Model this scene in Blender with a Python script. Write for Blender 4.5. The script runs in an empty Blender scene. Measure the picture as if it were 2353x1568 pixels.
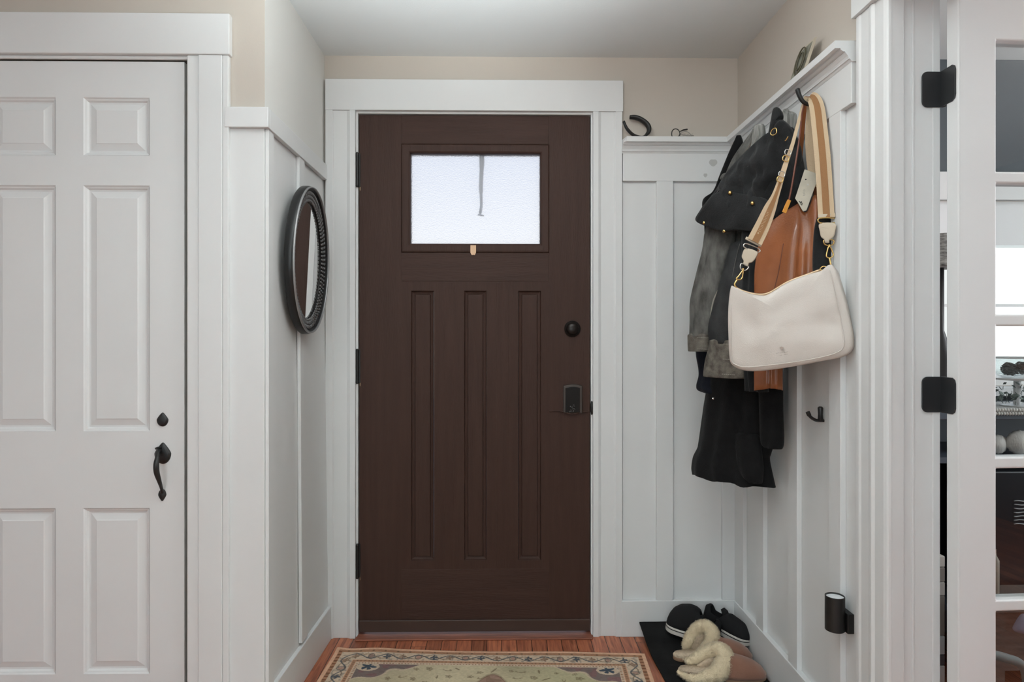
import bpy, bmesh, math, random
import numpy as np
from mathutils import Vector, noise
random.seed(7)
sc = bpy.context.scene
# ------------------------------------------------------------------ camera, world, light, exposure
F, VX, VY, CAMH = 1500.0, 1153.0, 775.0, 1.176
YAW = math.atan((1176.5-VX)/F)
cam_d = bpy.data.cameras.new('camera'); cam = bpy.data.objects.new('camera', cam_d); sc.collection.objects.link(cam)
cam.location = (0, 0, CAMH); cam.rotation_euler = (math.pi/2, 0, -YAW)
cam_d.sensor_width = 36; cam_d.lens = F*36/2353; cam_d.shift_y = (VY-784)/2353*1.0
cam_d.clip_start = .02
sc.camera = cam
w = bpy.data.worlds.new('sky'); sc.world = w; w.use_nodes = True
nt = w.node_tree; nt.nodes.clear()
o_ = nt.nodes.new('ShaderNodeOutputWorld'); bg = nt.nodes.new('ShaderNodeBackground')
tc = nt.nodes.new('ShaderNodeTexCoord'); sp = nt.nodes.new('ShaderNodeSeparateXYZ'); cr_ = nt.nodes.new('ShaderNodeValToRGB')
nt.links.new(tc.outputs['Generated'], sp.inputs[0]); nt.links.new(sp.outputs['Z'], cr_.inputs[0])
cr_.color_ramp.elements[0].position = .10; cr_.color_ramp.elements[0].color = (1, 1, .985, 1)
cr_.color_ramp.elements[1].position = .34; cr_.color_ramp.elements[1].color = (.60, .66, .82, 1)
nt.links.new(cr_.outputs[0], bg.inputs[0]); bg.inputs[1].default_value = 1.18
nt.links.new(bg.outputs[0], o_.inputs[0])

def area(name, loc, rot, sx, sy, power, col=(1, 1, 1)):
    l = bpy.data.lights.new(name, 'AREA'); l.shape = 'RECTANGLE'; l.size = sx; l.size_y = sy; l.energy = power; l.color = col
    o = bpy.data.objects.new(name, l); sc.collection.objects.link(o); o.location = loc; o.rotation_euler = rot
    return o
# unseen area lights added as window-like fill for living room and study
area('added_rear_fill', (-.9, -3.35, 1.45), (math.radians(90), 0, 0), 2.6, 1.7, 36, (.765, .955, 1))
area('added_study_fill', (3.45, 1.2, 1.4), (0, math.radians(90), 0), 1.4, 1.6, 40, (.95, .98, 1))
# unseen bounce spots: one guessed from the bright ceiling patch, one added as fill
def bounce_light(loc, aim, power, cone, col=(.89, .99, 1)):
    fl = bpy.data.lights.new('added_bounce_flash', 'SPOT'); fl.energy = power; fl.spot_size = math.radians(cone); fl.spot_blend = 1; fl.shadow_soft_size = .05; fl.color = col
    flo = bpy.data.objects.new('added_bounce_flash', fl); sc.collection.objects.link(flo); flo.location = loc
    flo.rotation_euler = (Vector(aim)-Vector(loc)).to_track_quat('-Z', 'Y').to_euler()
bounce_light((-.20, -.05, .80), (-.14, 1.52, 2.28), 215, 34)
bounce_light((.15, -.10, .95), (.0, .62, 2.28), 520, 80)
sc.view_settings.view_transform = 'Standard'; sc.view_settings.look = 'None'
sc.view_settings.gamma = 1; sc.view_settings.use_curve_mapping = False
sc.view_settings.exposure = 0.0

# ------------------------------------------------------------------ constants of the place (metres)
D = 2.573        # back wall
XL, XR = -.696, .935
YC = 1.930       # closet wall plane
CEIL = 2.281
JY = 1.570       # far jamb of the study opening
CY, SY_ = math.cos(YAW), math.sin(YAW)
def P(px, py, Y=None, X=None, Z=None):
    u = (px-1176.5)/F; v = (VY-py)/F
    d = Vector((SY_+CY*u, CY-SY_*u, v))
    if Y is not None: t = Y/d.y
    elif X is not None: t = X/d.x
    else: t = (Z-CAMH)/d.z
    return Vector((d.x*t, d.y*t, CAMH+d.z*t))
def zx(px, py, Y):
    p = P(px, py, Y=Y); return p.x, p.z

# ------------------------------------------------------------------ materials
MATS = {}
def s2l(c):
    return tuple(((x/255)/12.92 if x/255 <= .04045 else ((x/255+.055)/1.055)**2.4) for x in c)
def mat(name, col, rough=.5, metal=0, bump=0, bscale=60, stretch=(1, 1, 1), var=0, vscale=8, sheen=0, coat=0, spec=.5, detail=4, trans=0, emit=0, col2=None):
    if name in MATS: return MATS[name]
    m = bpy.data.materials.new(name); m.use_nodes = True; n = m.node_tree; b = n.nodes['Principled BSDF']
    b.inputs['Base Color'].default_value = (*col, 1); b.inputs['Roughness'].default_value = rough; b.inputs['Metallic'].default_value = metal
    b.inputs['Specular IOR Level'].default_value = spec
    if sheen: b.inputs['Sheen Weight'].default_value = sheen; b.inputs['Sheen Roughness'].default_value = .5
    if coat: b.inputs['Coat Weight'].default_value = coat
    if trans: b.inputs['Transmission Weight'].default_value = trans
    if emit: b.inputs['Emission Color'].default_value = (*col, 1); b.inputs['Emission Strength'].default_value = emit
    if bump or var or col2:
        g = n.nodes.new('ShaderNodeNewGeometry'); mp = n.nodes.new('ShaderNodeMapping'); mp.inputs['Scale'].default_value = stretch
        n.links.new(g.outputs['Position'], mp.inputs[0])
    if bump:
        t = n.nodes.new('ShaderNodeTexNoise'); t.inputs['Scale'].default_value = bscale; t.inputs['Detail'].default_value = detail
        n.links.new(mp.outputs[0], t.inputs['Vector'])
        bp = n.nodes.new('ShaderNodeBump'); bp.inputs['Strength'].default_value = min(1, bump); bp.inputs['Distance'].default_value = .002
        n.links.new(t.outputs[0], bp.inputs['Height']); n.links.new(bp.outputs[0], b.inputs['Normal'])
    if var or col2:
        t2 = n.nodes.new('ShaderNodeTexNoise'); t2.inputs['Scale'].default_value = vscale; t2.inputs['Detail'].default_value = 5
        n.links.new(mp.outputs[0], t2.inputs['Vector'])
        r = n.nodes.new('ShaderNodeValToRGB'); r.color_ramp.elements[0].position = .3; r.color_ramp.elements[1].position = .7
        a = col2 if col2 else tuple(c*(1-var) for c in col); bb = col if col2 else tuple(min(1, c*(1+var)) for c in col)
        r.color_ramp.elements[0].color = (*a, 1); r.color_ramp.elements[1].color = (*bb, 1)
        n.links.new(t2.outputs[0], r.inputs[0]); n.links.new(r.outputs[0], b.inputs['Base Color'])
    MATS[name] = m
    return m
M_white = mat('white_semi_gloss_paint', (.745, .752, .752), .42, bump=.05, bscale=25, var=.015, vscale=3)
M_trim = M_white
M_leftup = mat('off_white_wall_paint', (.76, .755, .725), .6, bump=.10, bscale=160)
M_beige = mat('beige_wall_paint', (.56, .505, .445), .7, bump=.12, bscale=170, var=.02, vscale=2)
M_ceil = mat('flat_white_ceiling_paint', (.74, .76, .765), .8, bump=.15, bscale=190)
M_door = mat('brown_painted_wood_grain', (.056, .029, .022), .50, spec=.2, bump=.55, bscale=42, stretch=(9, 9, .55), var=.10, vscale=5)
M_doorh = mat('brown_painted_cross_grain', (.056, .029, .022), .50, spec=.2, bump=.6, bscale=42, stretch=(.55, 9, 9), var=.10, vscale=5)
M_black = mat('black_iron', (.012, .012, .012), .42, bump=.15, bscale=120)
M_orb = mat('dark_bronze', (.022, .017, .015), .3, metal=.6)
M_inset = mat('black_gloss_inset', (.006, .006, .006), .12)
M_gold = mat('polished_gold', (.85, .58, .22), .22, metal=1)
M_silver = mat('satin_nickel', (.75, .73, .68), .25, metal=1)
M_mframe = mat('aged_black_frame', (.007, .007, .0075), .38, bump=.2, bscale=90)
M_mlip = mat('worn_pewter_edge', (.34, .34, .345), .30, metal=.6, bump=.4, bscale=300)
M_mirror = mat('mirror_silver', (.9, .9, .9), .015, metal=1)
M_gap = mat('dark_gap_shade', (.03, .03, .03), .8)
M_rubber = mat('black_rubber', (.009, .009, .009), .85, spec=.2, bump=.4, bscale=240, var=.4, vscale=14)

def wood_floor():
    m = bpy.data.materials.new('red_oak_floor'); m.use_nodes = True; n = m.node_tree; b = n.nodes['Principled BSDF']; L = n.links.new
    g = n.nodes.new('ShaderNodeNewGeometry'); s = n.nodes.new('ShaderNodeSeparateXYZ'); L(g.outputs['Position'], s.inputs[0])
    def math_(op, a, bv=None, c=None):
        q = n.nodes.new('ShaderNodeMath'); q.operation = op
        for i, x in enumerate((a, bv, c)):
            if x is None: continue
            if isinstance(x, (int, float)): q.inputs[i].default_value = x
            else: L(x, q.inputs[i])
        return q.outputs[0]
    u = math_('DIVIDE', s.outputs['X'], .0575); fl = math_('FLOOR', u); fr = math_('FRACT', u)
    wn = n.nodes.new('ShaderNodeTexWhiteNoise'); wn.noise_dimensions = '1D'; L(fl, wn.inputs['W'])
    ys = math_('ADD', s.outputs['Y'], math_('MULTIPLY', wn.outputs['Value'], 3.7)); yb = math_('DIVIDE', ys, 1.1)
    fy = math_('FLOOR', yb); fry = math_('FRACT', yb)
    wn2 = n.nodes.new('ShaderNodeTexWhiteNoise'); wn2.noise_dimensions = '2D'
    cb = n.nodes.new('ShaderNodeCombineXYZ'); L(fl, cb.inputs[0]); L(fy, cb.inputs[1]); L(cb.outputs[0], wn2.inputs['Vector'])
    mp = n.nodes.new('ShaderNodeMapping'); mp.inputs['Scale'].default_value = (26, 2.2, 1); L(g.outputs['Position'], mp.inputs[0])
    off = n.nodes.new('ShaderNodeVectorMath'); off.operation = 'ADD'; L(mp.outputs[0], off.inputs[0]); L(wn2.outputs['Color'], off.inputs[1])
    nz = n.nodes.new('ShaderNodeTexNoise'); nz.inputs['Scale'].default_value = 3.5; nz.inputs['Detail'].default_value = 7; nz.inputs['Distortion'].default_value = .6; L(off.outputs[0], nz.inputs['Vector'])
    r = n.nodes.new('ShaderNodeValToRGB'); e = r.color_ramp.elements
    e[0].position = .28; e[0].color = (*s2l((128, 72, 52)), 1); e[1].position = .72; e[1].color = (*s2l((202, 128, 92)), 1)
    e2 = r.color_ramp.elements.new(.5); e2.color = (*s2l((176, 104, 75)), 1)
    L(nz.outputs[0], r.inputs[0])
    hs = n.nodes.new('ShaderNodeHueSaturation'); L(r.outputs[0], hs.inputs['Color']); hs.inputs['Saturation'].default_value = 1.0
    L(math_('ADD', math_('MULTIPLY', wn2.outputs['Value'], .5), .68), hs.inputs['Value'])
    gap = math_('LESS_THAN', math_('MINIMUM', fr, math_('SUBTRACT', 1, fr)), .022)
    gapy = math_('LESS_THAN', fry, .0018)
    gp = math_('MAXIMUM', gap, gapy)
    mx = n.nodes.new('ShaderNodeMix'); mx.data_type = 'RGBA'; L(gp, mx.inputs[0]); L(hs.outputs[0], mx.inputs[6]); mx.inputs[7].default_value = (.02, .008, .005, 1)
    L(mx.outputs[2], b.inputs['Base Color']); b.inputs['Roughness'].default_value = .36
    bp = n.nodes.new('ShaderNodeBump'); bp.inputs['Strength'].default_value = .35; bp.inputs['Distance'].default_value = .002
    L(math_('SUBTRACT', math_('MULTIPLY', nz.outputs[0], .35), gp), bp.inputs['Height']); L(bp.outputs[0], b.inputs['Normal'])
    return m
M_floor = wood_floor()
M_thresh = mat('red_oak_threshold', s2l((160, 94, 68)), .45, bump=.5, bscale=30, stretch=(1, 12, 12), col2=s2l((112, 62, 44)), vscale=9)

# ------------------------------------------------------------------ mesh helpers
WL = {None: Vector((0, 0, 0))}
def wl(p): return WL[p.name] if p is not None else Vector((0, 0, 0))
def addbox(bm, x0, x1, y0, y1, z0, z1):
    vs = [bm.verts.new((x, y, z)) for x in (x0, x1) for y in (y0, y1) for z in (z0, z1)]
    for f in ((0, 1, 3, 2), (4, 6, 7, 5), (0, 4, 5, 1), (2, 3, 7, 6), (0, 2, 6, 4), (1, 5, 7, 3)):
        bm.faces.new([vs[i] for i in f])
    return vs
def boxes(lst):
    bm = bmesh.new()
    for b in lst: addbox(bm, *b)
    return bm
def obj(name, bm, m, parent=None, smooth=False, bevel=0, seg=2, org=None, sub=0):
    if isinstance(bm, tuple):
        v, f = bm; b2 = bmesh.new(); vs = [b2.verts.new(x) for x in v]
        for q in f:
            try: b2.faces.new([vs[i] for i in q])
            except ValueError: pass
        bm = b2
    bmesh.ops.recalc_face_normals(bm, faces=bm.faces)
    if org is None:
        xs = [v.co for v in bm.verts]
        lo = Vector((min(c.x for c in xs), min(c.y for c in xs), min(c.z for c in xs))); hi = Vector((max(c.x for c in xs), max(c.y for c in xs), max(c.z for c in xs)))
        org = (lo+hi)/2
    org = Vector(org)
    for v in bm.verts: v.co -= org
    me = bpy.data.meshes.new(name); bm.to_mesh(me); bm.free()
    if smooth: me.polygons.foreach_set('use_smooth', [True]*len(me.polygons))
    me.materials.append(m)
    o = bpy.data.objects.new(name, me); sc.collection.objects.link(o)
    if parent is not None: o.parent = parent
    o.location = org-wl(parent); WL[o.name] = org
    if bevel:
        md = o.modifiers.new('bevel', 'BEVEL'); md.width = bevel; md.segments = seg; md.limit_method = 'ANGLE'; md.angle_limit = math.radians(40)
        md.harden_normals = False
    if sub:
        md = o.modifiers.new('sub', 'SUBSURF'); md.levels = sub; md.render_levels = sub
    return o
def thing(name, label, cat, loc, group=None, kind=None):
    o = bpy.data.objects.new(name, None); sc.collection.objects.link(o); o.location = loc; WL[o.name] = Vector(loc)
    o.empty_display_size = .05
    if label: o['label'] = label
    if cat: o['category'] = cat
    if group: o['group'] = group
    if kind: o['kind'] = kind
    return o
def tag(o, label, cat, group=None):
    o['label'] = label; o['category'] = cat
    if group: o['group'] = group
    return o
def struct(o, label=None, cat=None):
    o['kind'] = 'structure'
    if label: o['label'] = label
    if cat: o['category'] = cat
    return o
def cr(pts, n):
    """Catmull-Rom through tuples, n samples per span"""
    pts = [np.array(p, float) for p in pts]; out = []
    for i in range(len(pts)-1):
        p0 = pts[max(i-1, 0)]; p1 = pts[i]; p2 = pts[i+1]; p3 = pts[min(i+2, len(pts)-1)]
        for k in range(n):
            t = k/n
            out.append(.5*((2*p1)+(-p0+p2)*t+(2*p0-5*p1+4*p2-p3)*t*t+(-p0+3*p1-3*p2+p3)*t**3))
    out.append(pts[-1]); return out
def crc(pts, n):
    pts = [np.array(p, float) for p in pts]; N = len(pts); out = []
    for i in range(N):
        p0, p1, p2, p3 = pts[i-1], pts[i], pts[(i+1) % N], pts[(i+2) % N]
        for k in range(n):
            t = k/n
            out.append(.5*((2*p1)+(-p0+p2)*t+(2*p0-5*p1+4*p2-p3)*t*t+(-p0+3*p1-3*p2+p3)*t**3))
    return out
def tube_mesh(path, rad, n=12, closed=False, flat=1.0, bm=None):
    own = bm is None
    bm = bm or bmesh.new()
    path = [Vector(p) for p in path]; N = len(path)
    rads = rad if isinstance(rad, (list, tuple)) else [rad]*N
    prev = None; rings = []
    for i, p in enumerate(path):
        a = path[(i-1) % N] if (closed or i > 0) else p; b = path[(i+1) % N] if (closed or i < N-1) else p
        t = (b-a).normalized()
        if prev is None:
            ref = Vector((0, 0, 1)) if abs(t.z) < .9 else Vector((1, 0, 0))
            u = t.cross(ref).normalized()
        else:
            u = (prev-t*prev.dot(t)).normalized()
        prev = u; v = t.cross(u)
        rings.append([bm.verts.new(p+(u*math.cos(2*math.pi*k/n)+v*math.sin(2*math.pi*k/n)*flat)*rads[i]) for k in range(n)])
    R = N if closed else N-1
    for i in range(R):
        A = rings[i]; B = rings[(i+1) % N]
        for k in range(n):
            bm.faces.new((A[k], A[(k+1) % n], B[(k+1) % n], B[k]))
    if not closed:
        bm.faces.new(rings[0]); bm.faces.new(rings[-1][::-1])
    return bm
def lathe(profile, center, axis='z', n=32, bm=None):
    """profile: list of (r, h); closed by caps"""
    bm = bm or bmesh.new(); c = Vector(center); rings = []
    for r, h in profile:
        ring = []
        for k in range(n):
            a = 2*math.pi*k/n; x, y = r*math.cos(a), r*math.sin(a)
            v = {'z': Vector((x, y, h)), 'y': Vector((x, -h, y)), 'x': Vector((-h, x, y)), 'X': Vector((h, x, y))}[axis]
            ring.append(bm.verts.new(c+v))
        rings.append(ring)
    for A, B in zip(rings, rings[1:]):
        for k in range(n): bm.faces.new((A[k], A[(k+1) % n], B[(k+1) % n], B[k]))
    bm.faces.new(rings[0]); bm.faces.new(rings[-1][::-1])
    return bm
def nested(bm, x0, x1, z0, z1, yf, profile):
    """rectangular panel on a y-plane stepping in: profile of (inset, depth)"""
    rings = []
    for ins, dep in profile:
        rings.append([bm.verts.new(p) for p in ((x0+ins, yf+dep, z0+ins), (x1-ins, yf+dep, z0+ins), (x1-ins, yf+dep, z1-ins), (x0+ins, yf+dep, z1-ins))])
    for A, B in zip(rings, rings[1:]):
        for k in range(4): bm.faces.new((A[k], A[(k+1) % 4], B[(k+1) % 4], B[k]))
    bm.faces.new(rings[-1])
def slab_with_holes(bm, x0, x1, z0, z1, yf, yb, holes):
    xs = sorted({x0, x1, *[h[0] for h in holes], *[h[1] for h in holes]}); zs = sorted({z0, z1, *[h[2] for h in holes], *[h[3] for h in holes]})
    grid = {}
    def v(i, j, y): 
        k = (i, j, y)
        if k not in grid: grid[k] = bm.verts.new((xs[i], y, zs[j]))
        return grid[k]
    def solid(i, j):
        if not (0 <= i < len(xs)-1 and 0 <= j < len(zs)-1): return False
        cx, cz = (xs[i]+xs[i+1])/2, (zs[j]+zs[j+1])/2
        return not any(h[0] < cx < h[1] and h[2] < cz < h[3] for h in holes)
    for i in range(len(xs)-1):
        for j in range(len(zs)-1):
            if not solid(i, j): continue
            bm.faces.new((v(i, j, yf), v(i+1, j, yf), v(i+1, j+1, yf), v(i, j+1, yf)))
            bm.faces.new((v(i, j, yb), v(i, j+1, yb), v(i+1, j+1, yb), v(i+1, j, yb)))
            if not solid(i-1, j): bm.faces.new((v(i, j, yf), v(i, j+1, yf), v(i, j+1, yb), v(i, j, yb)))
            if not solid(i+1, j): bm.faces.new((v(i+1, j, yf), v(i+1, j, yb), v(i+1, j+1, yb), v(i+1, j+1, yf)))
            if not solid(i, j-1): bm.faces.new((v(i, j, yf), v(i, j, yb), v(i+1, j, yb), v(i+1, j, yf)))
            if not solid(i, j+1): bm.faces.new((v(i, j+1, yf), v(i+1, j+1, yf), v(i+1, j+1, yb), v(i, j+1, yb)))
def extrude_profile(bm, prof, axis, a0, a1, m0=0, m1=0):
    """prof: list of (out, z) ; out = distance from wall. axis 'x': runs along X at wall y=prof base; returns via fn"""
    pass

# ------------------------------------------------------------------ room shell
def sbox(name, m, lst, bevel=0, label=None, cat=None, parent=None):
    o = obj(name, boxes(lst), m, parent, bevel=bevel)
    if parent is None: struct(o, label, cat)
    return o
sbox('floor', M_floor, [(-3.0, 3.6, -3.3, D+.13, -.06, 0)])
sbox('ceiling', M_ceil, [(-3.0, 3.6, -3.3, D+.13, CEIL, CEIL+.08)])

# back wall, with the door opening and the study window opening
dX0, dZt = zx(816, 254, D); dX1 = zx(1363, 254, D)[0]
wX0, wX1, wZ0, wZ1 = 1.66, 2.36, .98, 1.72
bm = bmesh.new()
slab_with_holes(bm, -3.0, 3.6, -.06, CEIL, D, D+.13, [(dX0, dX1, -.06+.06, dZt), (wX0, wX1, wZ0, wZ1)])
M_slate = mat('slate_blue_wall_paint', (.070, .085, .098), .6, bump=.1, bscale=150)
struct(obj('wall_back', bm, M_beige))
# slate paint layer on the study side of the back wall
bm = bmesh.new(); slab_with_holes(bm, XR+.12, 3.6, 0, CEIL, D-.004, D, [(wX0, wX1, wZ0, wZ1)])
struct(obj('wall_study_back', bm, M_slate))

# left wall of the entry (its lower half leans a little at the back corner, as in the house)
def lean(bm):
    for v in bm.verts:
        if v.co.z < 1.80: v.co.x += .0125*(1.80-v.co.z)*max(0, min(1, (v.co.y-YC)/(D-YC)))
    return bm
sbox('wall_left', M_leftup, [(XL-.11, XL, YC+.102, D, 1.79, CEIL), (XL-.0004, XL, YC, YC+.102, 1.79, CEIL)])
bmw = boxes([(XL-.11, XL, YC+.102, D, 0, .9), (XL-.11, XL, YC+.102, D, .9, 1.79), (XL-.0004, XL, YC, YC+.102, 0, 1.79)])
lo = struct(obj('wall_left_lower', lean(bmw), M_white))
zr0, zr1 = 1.7875, 1.8465
# closet wall
cx1 = zx(427, 138, YC)[0]; cdw = .715; cx0 = cx1-cdw-.006; ctz = zx(427, 138, YC)[1]
bm = bmesh.new(); slab_with_holes(bm, -3.0, XL-.0005, -.06, CEIL, YC, YC+.10, [(cx0-.004, cx1+.004, 0, ctz+.004)])
struct(obj('wall_front_left', bm, M_beige))
# flat white boarding below the rail on the closet wall
kx0 = zx(524, 300, YC)[0]
sbox('trim_1', M_trim, [(kx0, XL, YC-.006, YC, .0, zr0)], bevel=.001, label='white boarding between closet casing and entry corner', cat='trim')
sbox('trim_2', M_trim, [(kx0-.002, XL+.016, YC-.020, YC-.0005, zr0, zr1), (XL+.0005, XL+.016, YC-.001, D-.02, zr0, zr1)], bevel=.0015, label='flat white chair rail wrapping the left corner', cat='trim')
# battens on the left wall
by = P(688, 900, X=XL+.012).y
sbm = boxes([(XL+.0002, XL+.011, YC+.0, YC+.045, .14, zr0), (XL+.0002, XL+.012, by, by+.06, .14, zr0)])
struct(obj('trim_3', lean(sbm), M_trim, bevel=.0015), 'white battens on the left wall', 'trim')
bbm = boxes([(XL-.02, XL+.012, YC-.010, D-.021, 0, .128)])
for v in bbm.verts: pass
struct(obj('baseboard_left', lean(bbm), M_trim, bevel=.003), 'white baseboard along left entry wall', 'baseboard')
sbox('baseboard_front_left', M_trim, [(kx0, XL+.005, YC-.022, YC-.007, 0, .128)], bevel=.002)

# right wall, study opening, living-room walls
OY0 = JY-.80
sbox('wall_right', M_beige, [(XR, XR+.115, JY+.0, D, 0, CEIL), (XR, XR+.115, OY0-.02, JY+.0, 2.06, CEIL), (XR, XR+.115, -3.3, OY0-.02, 0, CEIL)])
M_living = mat('pale_grey_living_wall', (.66, .69, .71), .7)
sbox('wall_far_left', M_living, [(-3.1, -3.0, -3.3, YC+.1, 0, CEIL)])
bm = bmesh.new(); slab_with_holes(bm, -3.0, 3.6, 0, CEIL, -3.3, -3.2, [(-2.2, .4, .6, 2.0)])
struct(obj('wall_rear', bm, M_living))
bm = bmesh.new(); sy0 = .5
for args in ((3.5, 3.6, -3.2, .5, 0, CEIL), (3.5, 3.6, 1.9, D, 0, CEIL), (3.5, 3.6, .5, 1.9, 0, .6), (3.5, 3.6, .5, 1.9, 2.2, CEIL)): addbox(bm, *args)
struct(obj('wall_study_right', bm, M_slate))
# entry panelling, right wall (white board sheets)
sbox('trim_4', M_white, [(XR-.004, XR, 1.70, D-.001, 0, 1.93)], label='white boarding on the right entry wall', cat='trim')
sbox('trim_5', M_white, [(zx(1430, 300, D)[0], XR-.004, D-.004, D, 0, 1.93)], label='white boarding right of the front door', cat='trim')
TB = .016    # board projection
yb = D-.004
rz0, rz1 = 1.789, 1.899
xc = XR-.004
ex0 = zx(1431, 400, D-TB)[0]
# rails + stiles back
def X_(px, Y=D-TB-.004): return zx(px, 800, Y)[0]
lst = [(ex0, xc, yb-TB, yb, rz0, rz1),
       (X_(1509), X_(1547), yb-TB, yb, .141, rz0),
       (X_(1660), xc, yb-TB, yb, .141, rz0)]
sbox('trim_6', M_trim, lst, bevel=.0015, label='white rail and battens right of the front door', cat='trim')
YE = 1.695   # end of right wall woodwork at the casing
lst = [(xc-TB, xc, YE, yb-TB, rz0, rz1), (xc-TB, xc, D-.11, yb-TB, .141, rz0)]
for yy in (2.272, 2.010, 1.750): lst.append((xc-TB, xc, yy, yy+.063, .141, rz0))
sbox('trim_7', M_trim, lst, bevel=.0015, label='white rail and battens on the right wall', cat='trim')
bt = TB+.003
sbox('baseboard_back', M_trim, [(zx(1428, 1400, D-.02)[0], xc, yb-bt, yb, 0, .141)], bevel=.002)
sbox('baseboard_right', M_trim, [(xc-bt, xc, YE, yb-bt, 0, .141)], bevel=.002)

# shelf with crown, mitred round the corner
sd, szt, szb = .061, 1.951, 1.931
prof = [(0, szt), (sd, szt), (sd, szb), (.047, szb), (.046, szb-.004), (.040, szb-.008), (.034, szb-.0085), (.034, szb-.0105), (.031, szb-.014), (.027, szb-.019), (.0245, szb-.0245), (.0245, szb-.027), (.021, szb-.0275), (.019, szb-.031), (.0165, szb-.034), (0, szb-.034)]
bm = bmesh.new(); secs = []
sx0 = zx(1432, 300, D-.05)[0]
for kind in (0, 1, 2):
    row = []
    for o_2, z in prof:
        if kind == 0: p = (sx0+(.012 if o_2 >= sd-.001 else 0), yb-o_2, z)
        elif kind == 1: p = (xc-o_2, yb-o_2, z)
        else: p = (xc-o_2, YE-.004, z)
        row.append(bm.verts.new(p))
    secs.append(row)
for A, B in zip(secs, secs[1:]):
    n_ = len(A)
    for k in range(n_): bm.faces.new((A[k], A[(k+1) % n_], B[(k+1) % n_], B[k]))
bm.faces.new(secs[0]); bm.faces.new(secs[2][::-1])
shelf = struct(obj('trim_8', bm, M_trim), 'white corner ledge shelf with crown moulding', 'shelf')
# two touched-up paint spots on the rail beside the coats
M_spot = mat('grey_touch_up_paint', (.50, .50, .485), .6)
def spot(px, py, rx, rz):
    c = P(px, py, Y=yb-TB-.0008); bm = bmesh.new(); vs = []
    a = [bm.verts.new((c.x+rx*math.cos(t), c.y, c.z+rz*math.sin(t)*(1+.15*math.sin(3*t)))) for t in np.linspace(0, 2*math.pi, 25)[:-1]]
    b = [bm.verts.new(v.co+Vector((0, .0014, 0))) for v in a]
    bm.faces.new(a); bm.faces.new(b[::-1])
    for k in range(24): bm.faces.new((a[k], a[(k+1) % 24], b[(k+1) % 24], b[k]))
    o = obj('paint_spot', bm, M_spot, bpy.data.objects['trim_6']); return o
spot(1639, 373.5, .016, .0135); spot(1621, 402.5, .0075, .0075)

# front-door casing and header
cY = D-.022; rec = D-.014
Xc = lambda px, Y=cY: zx(px, 800, Y)[0]
Zc = lambda py, Y=cY, px=1100: zx(px, py, Y)[1]
hz1 = Zc(183); hz0 = Zc(254)
lst = [(Xc(747), Xc(1432), cY, D, hz0, hz1)]
lst += [(Xc(747)+.0005, Xc(764), cY+.001, D, 0, hz0), (Xc(764), Xc(803), rec, D, 0, hz0), (Xc(803), Xc(816), cY+.001, D, 0, hz0)]
lst += [(Xc(1363), Xc(1376), cY+.001, D, 0, hz0), (Xc(1376), Xc(1415), rec, D, 0, hz0), (Xc(1415), Xc(1430), cY+.001, D, 0, hz0)]
# little bevel slopes
bm = boxes(lst)
def wedge(bm, xa, xb, ya, yb_, z0, z1, top=0):
    a = [bm.verts.new(p) for p in ((xa, ya, z0), (xb, yb_, z0), (xb, D-.001, z0), (xa, D-.001, z0))]
    b = [bm.verts.new((v.co.x, v.co.y, z1)) for v in a]
    bm.faces.new(a[::-1]); bm.faces.new(b)
    for k in range(4): bm.faces.new((a[k], a[(k+1) % 4], b[(k+1) % 4], b[k]))
wedge(bm, Xc(796), Xc(804), rec, cY+.002, 0, hz0-.001); wedge(bm, Xc(1375), Xc(1382), cY+.002, rec, 0, hz0-.001)
wedge(bm, Xc(1411), Xc(1416), rec, cY+.002, 0, hz0-.001); wedge(bm, Xc(763), Xc(767), cY+.002, rec, 0, hz0-.001)
struct(obj('trim_9', bm, M_trim, bevel=.0012), 'white front door casing with wide flat header', 'trim')
# jamb
jx0, jx1 = Xc(823, D), Xc(1357.5, D); jz = Zc(263, D)
sbox('trim_10', M_trim, [(dX0, jx0, D-.004, D+.12, 0, dZt), (jx1, dX1, D-.004, D+.12, 0, dZt), (jx0, jx1, D-.004, D+.12, jz, dZt),
                         (jx0-.001, jx0+.014, D+.056, D+.07, 0, jz), (jx1-.014, jx1+.001, D+.056, D+.07, 0, jz)], bevel=.0012, label='white front door jamb', cat='trim')
thr = obj('trim_11', boxes([(jx0-.002, jx1+.002, D-.045, D+.10, 0, .007)]), M_thresh, bevel=.003); struct(thr, 'worn red oak threshold', 'threshold')
sbox('baseboard_back_left', M_trim, [(XL+.0, Xc(747)+.004, D-.012, D, 0, .12)])

# ------------------------------------------------------------------ front door
DF = D+.004   # door face
fd = thing('door_1', 'dark brown panelled front door with frosted window', 'door', ((jx0+jx1)/2, DF, .02), kind='structure')
fx0, fx1 = jx0+.003, jx1-.003; fz1 = jz-.003; fz0 = .030
Xd = lambda px: zx(px, 800, DF)[0]
Zd = lambda py, px=1100: zx(px, py, DF)[1]
win = (Xd(922), Xd(1262), Zd(581), Zd(332)); pans = [(Xd(945), Xd(997), Zd(1288), Zd(669)), (Xd(1067), Xd(1118), Zd(1288), Zd(669)), (Xd(1191), Xd(1243), Zd(1288), Zd(669))]
bm = bmesh.new(); slab_with_holes(bm, fx0, fx1, fz0, fz1, DF, DF+.044, [win, *pans])
obj('door_slab', bm, M_door, fd, bevel=.0012)
for p in pans:
    bm = bmesh.new(); nested(bm, *p, DF, [(0, .0), (.003, .007), (.008, .009), (.013, .010), (.0155, .004), (.0195, .0035)])
    obj('panel', bm, M_door, fd)
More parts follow.
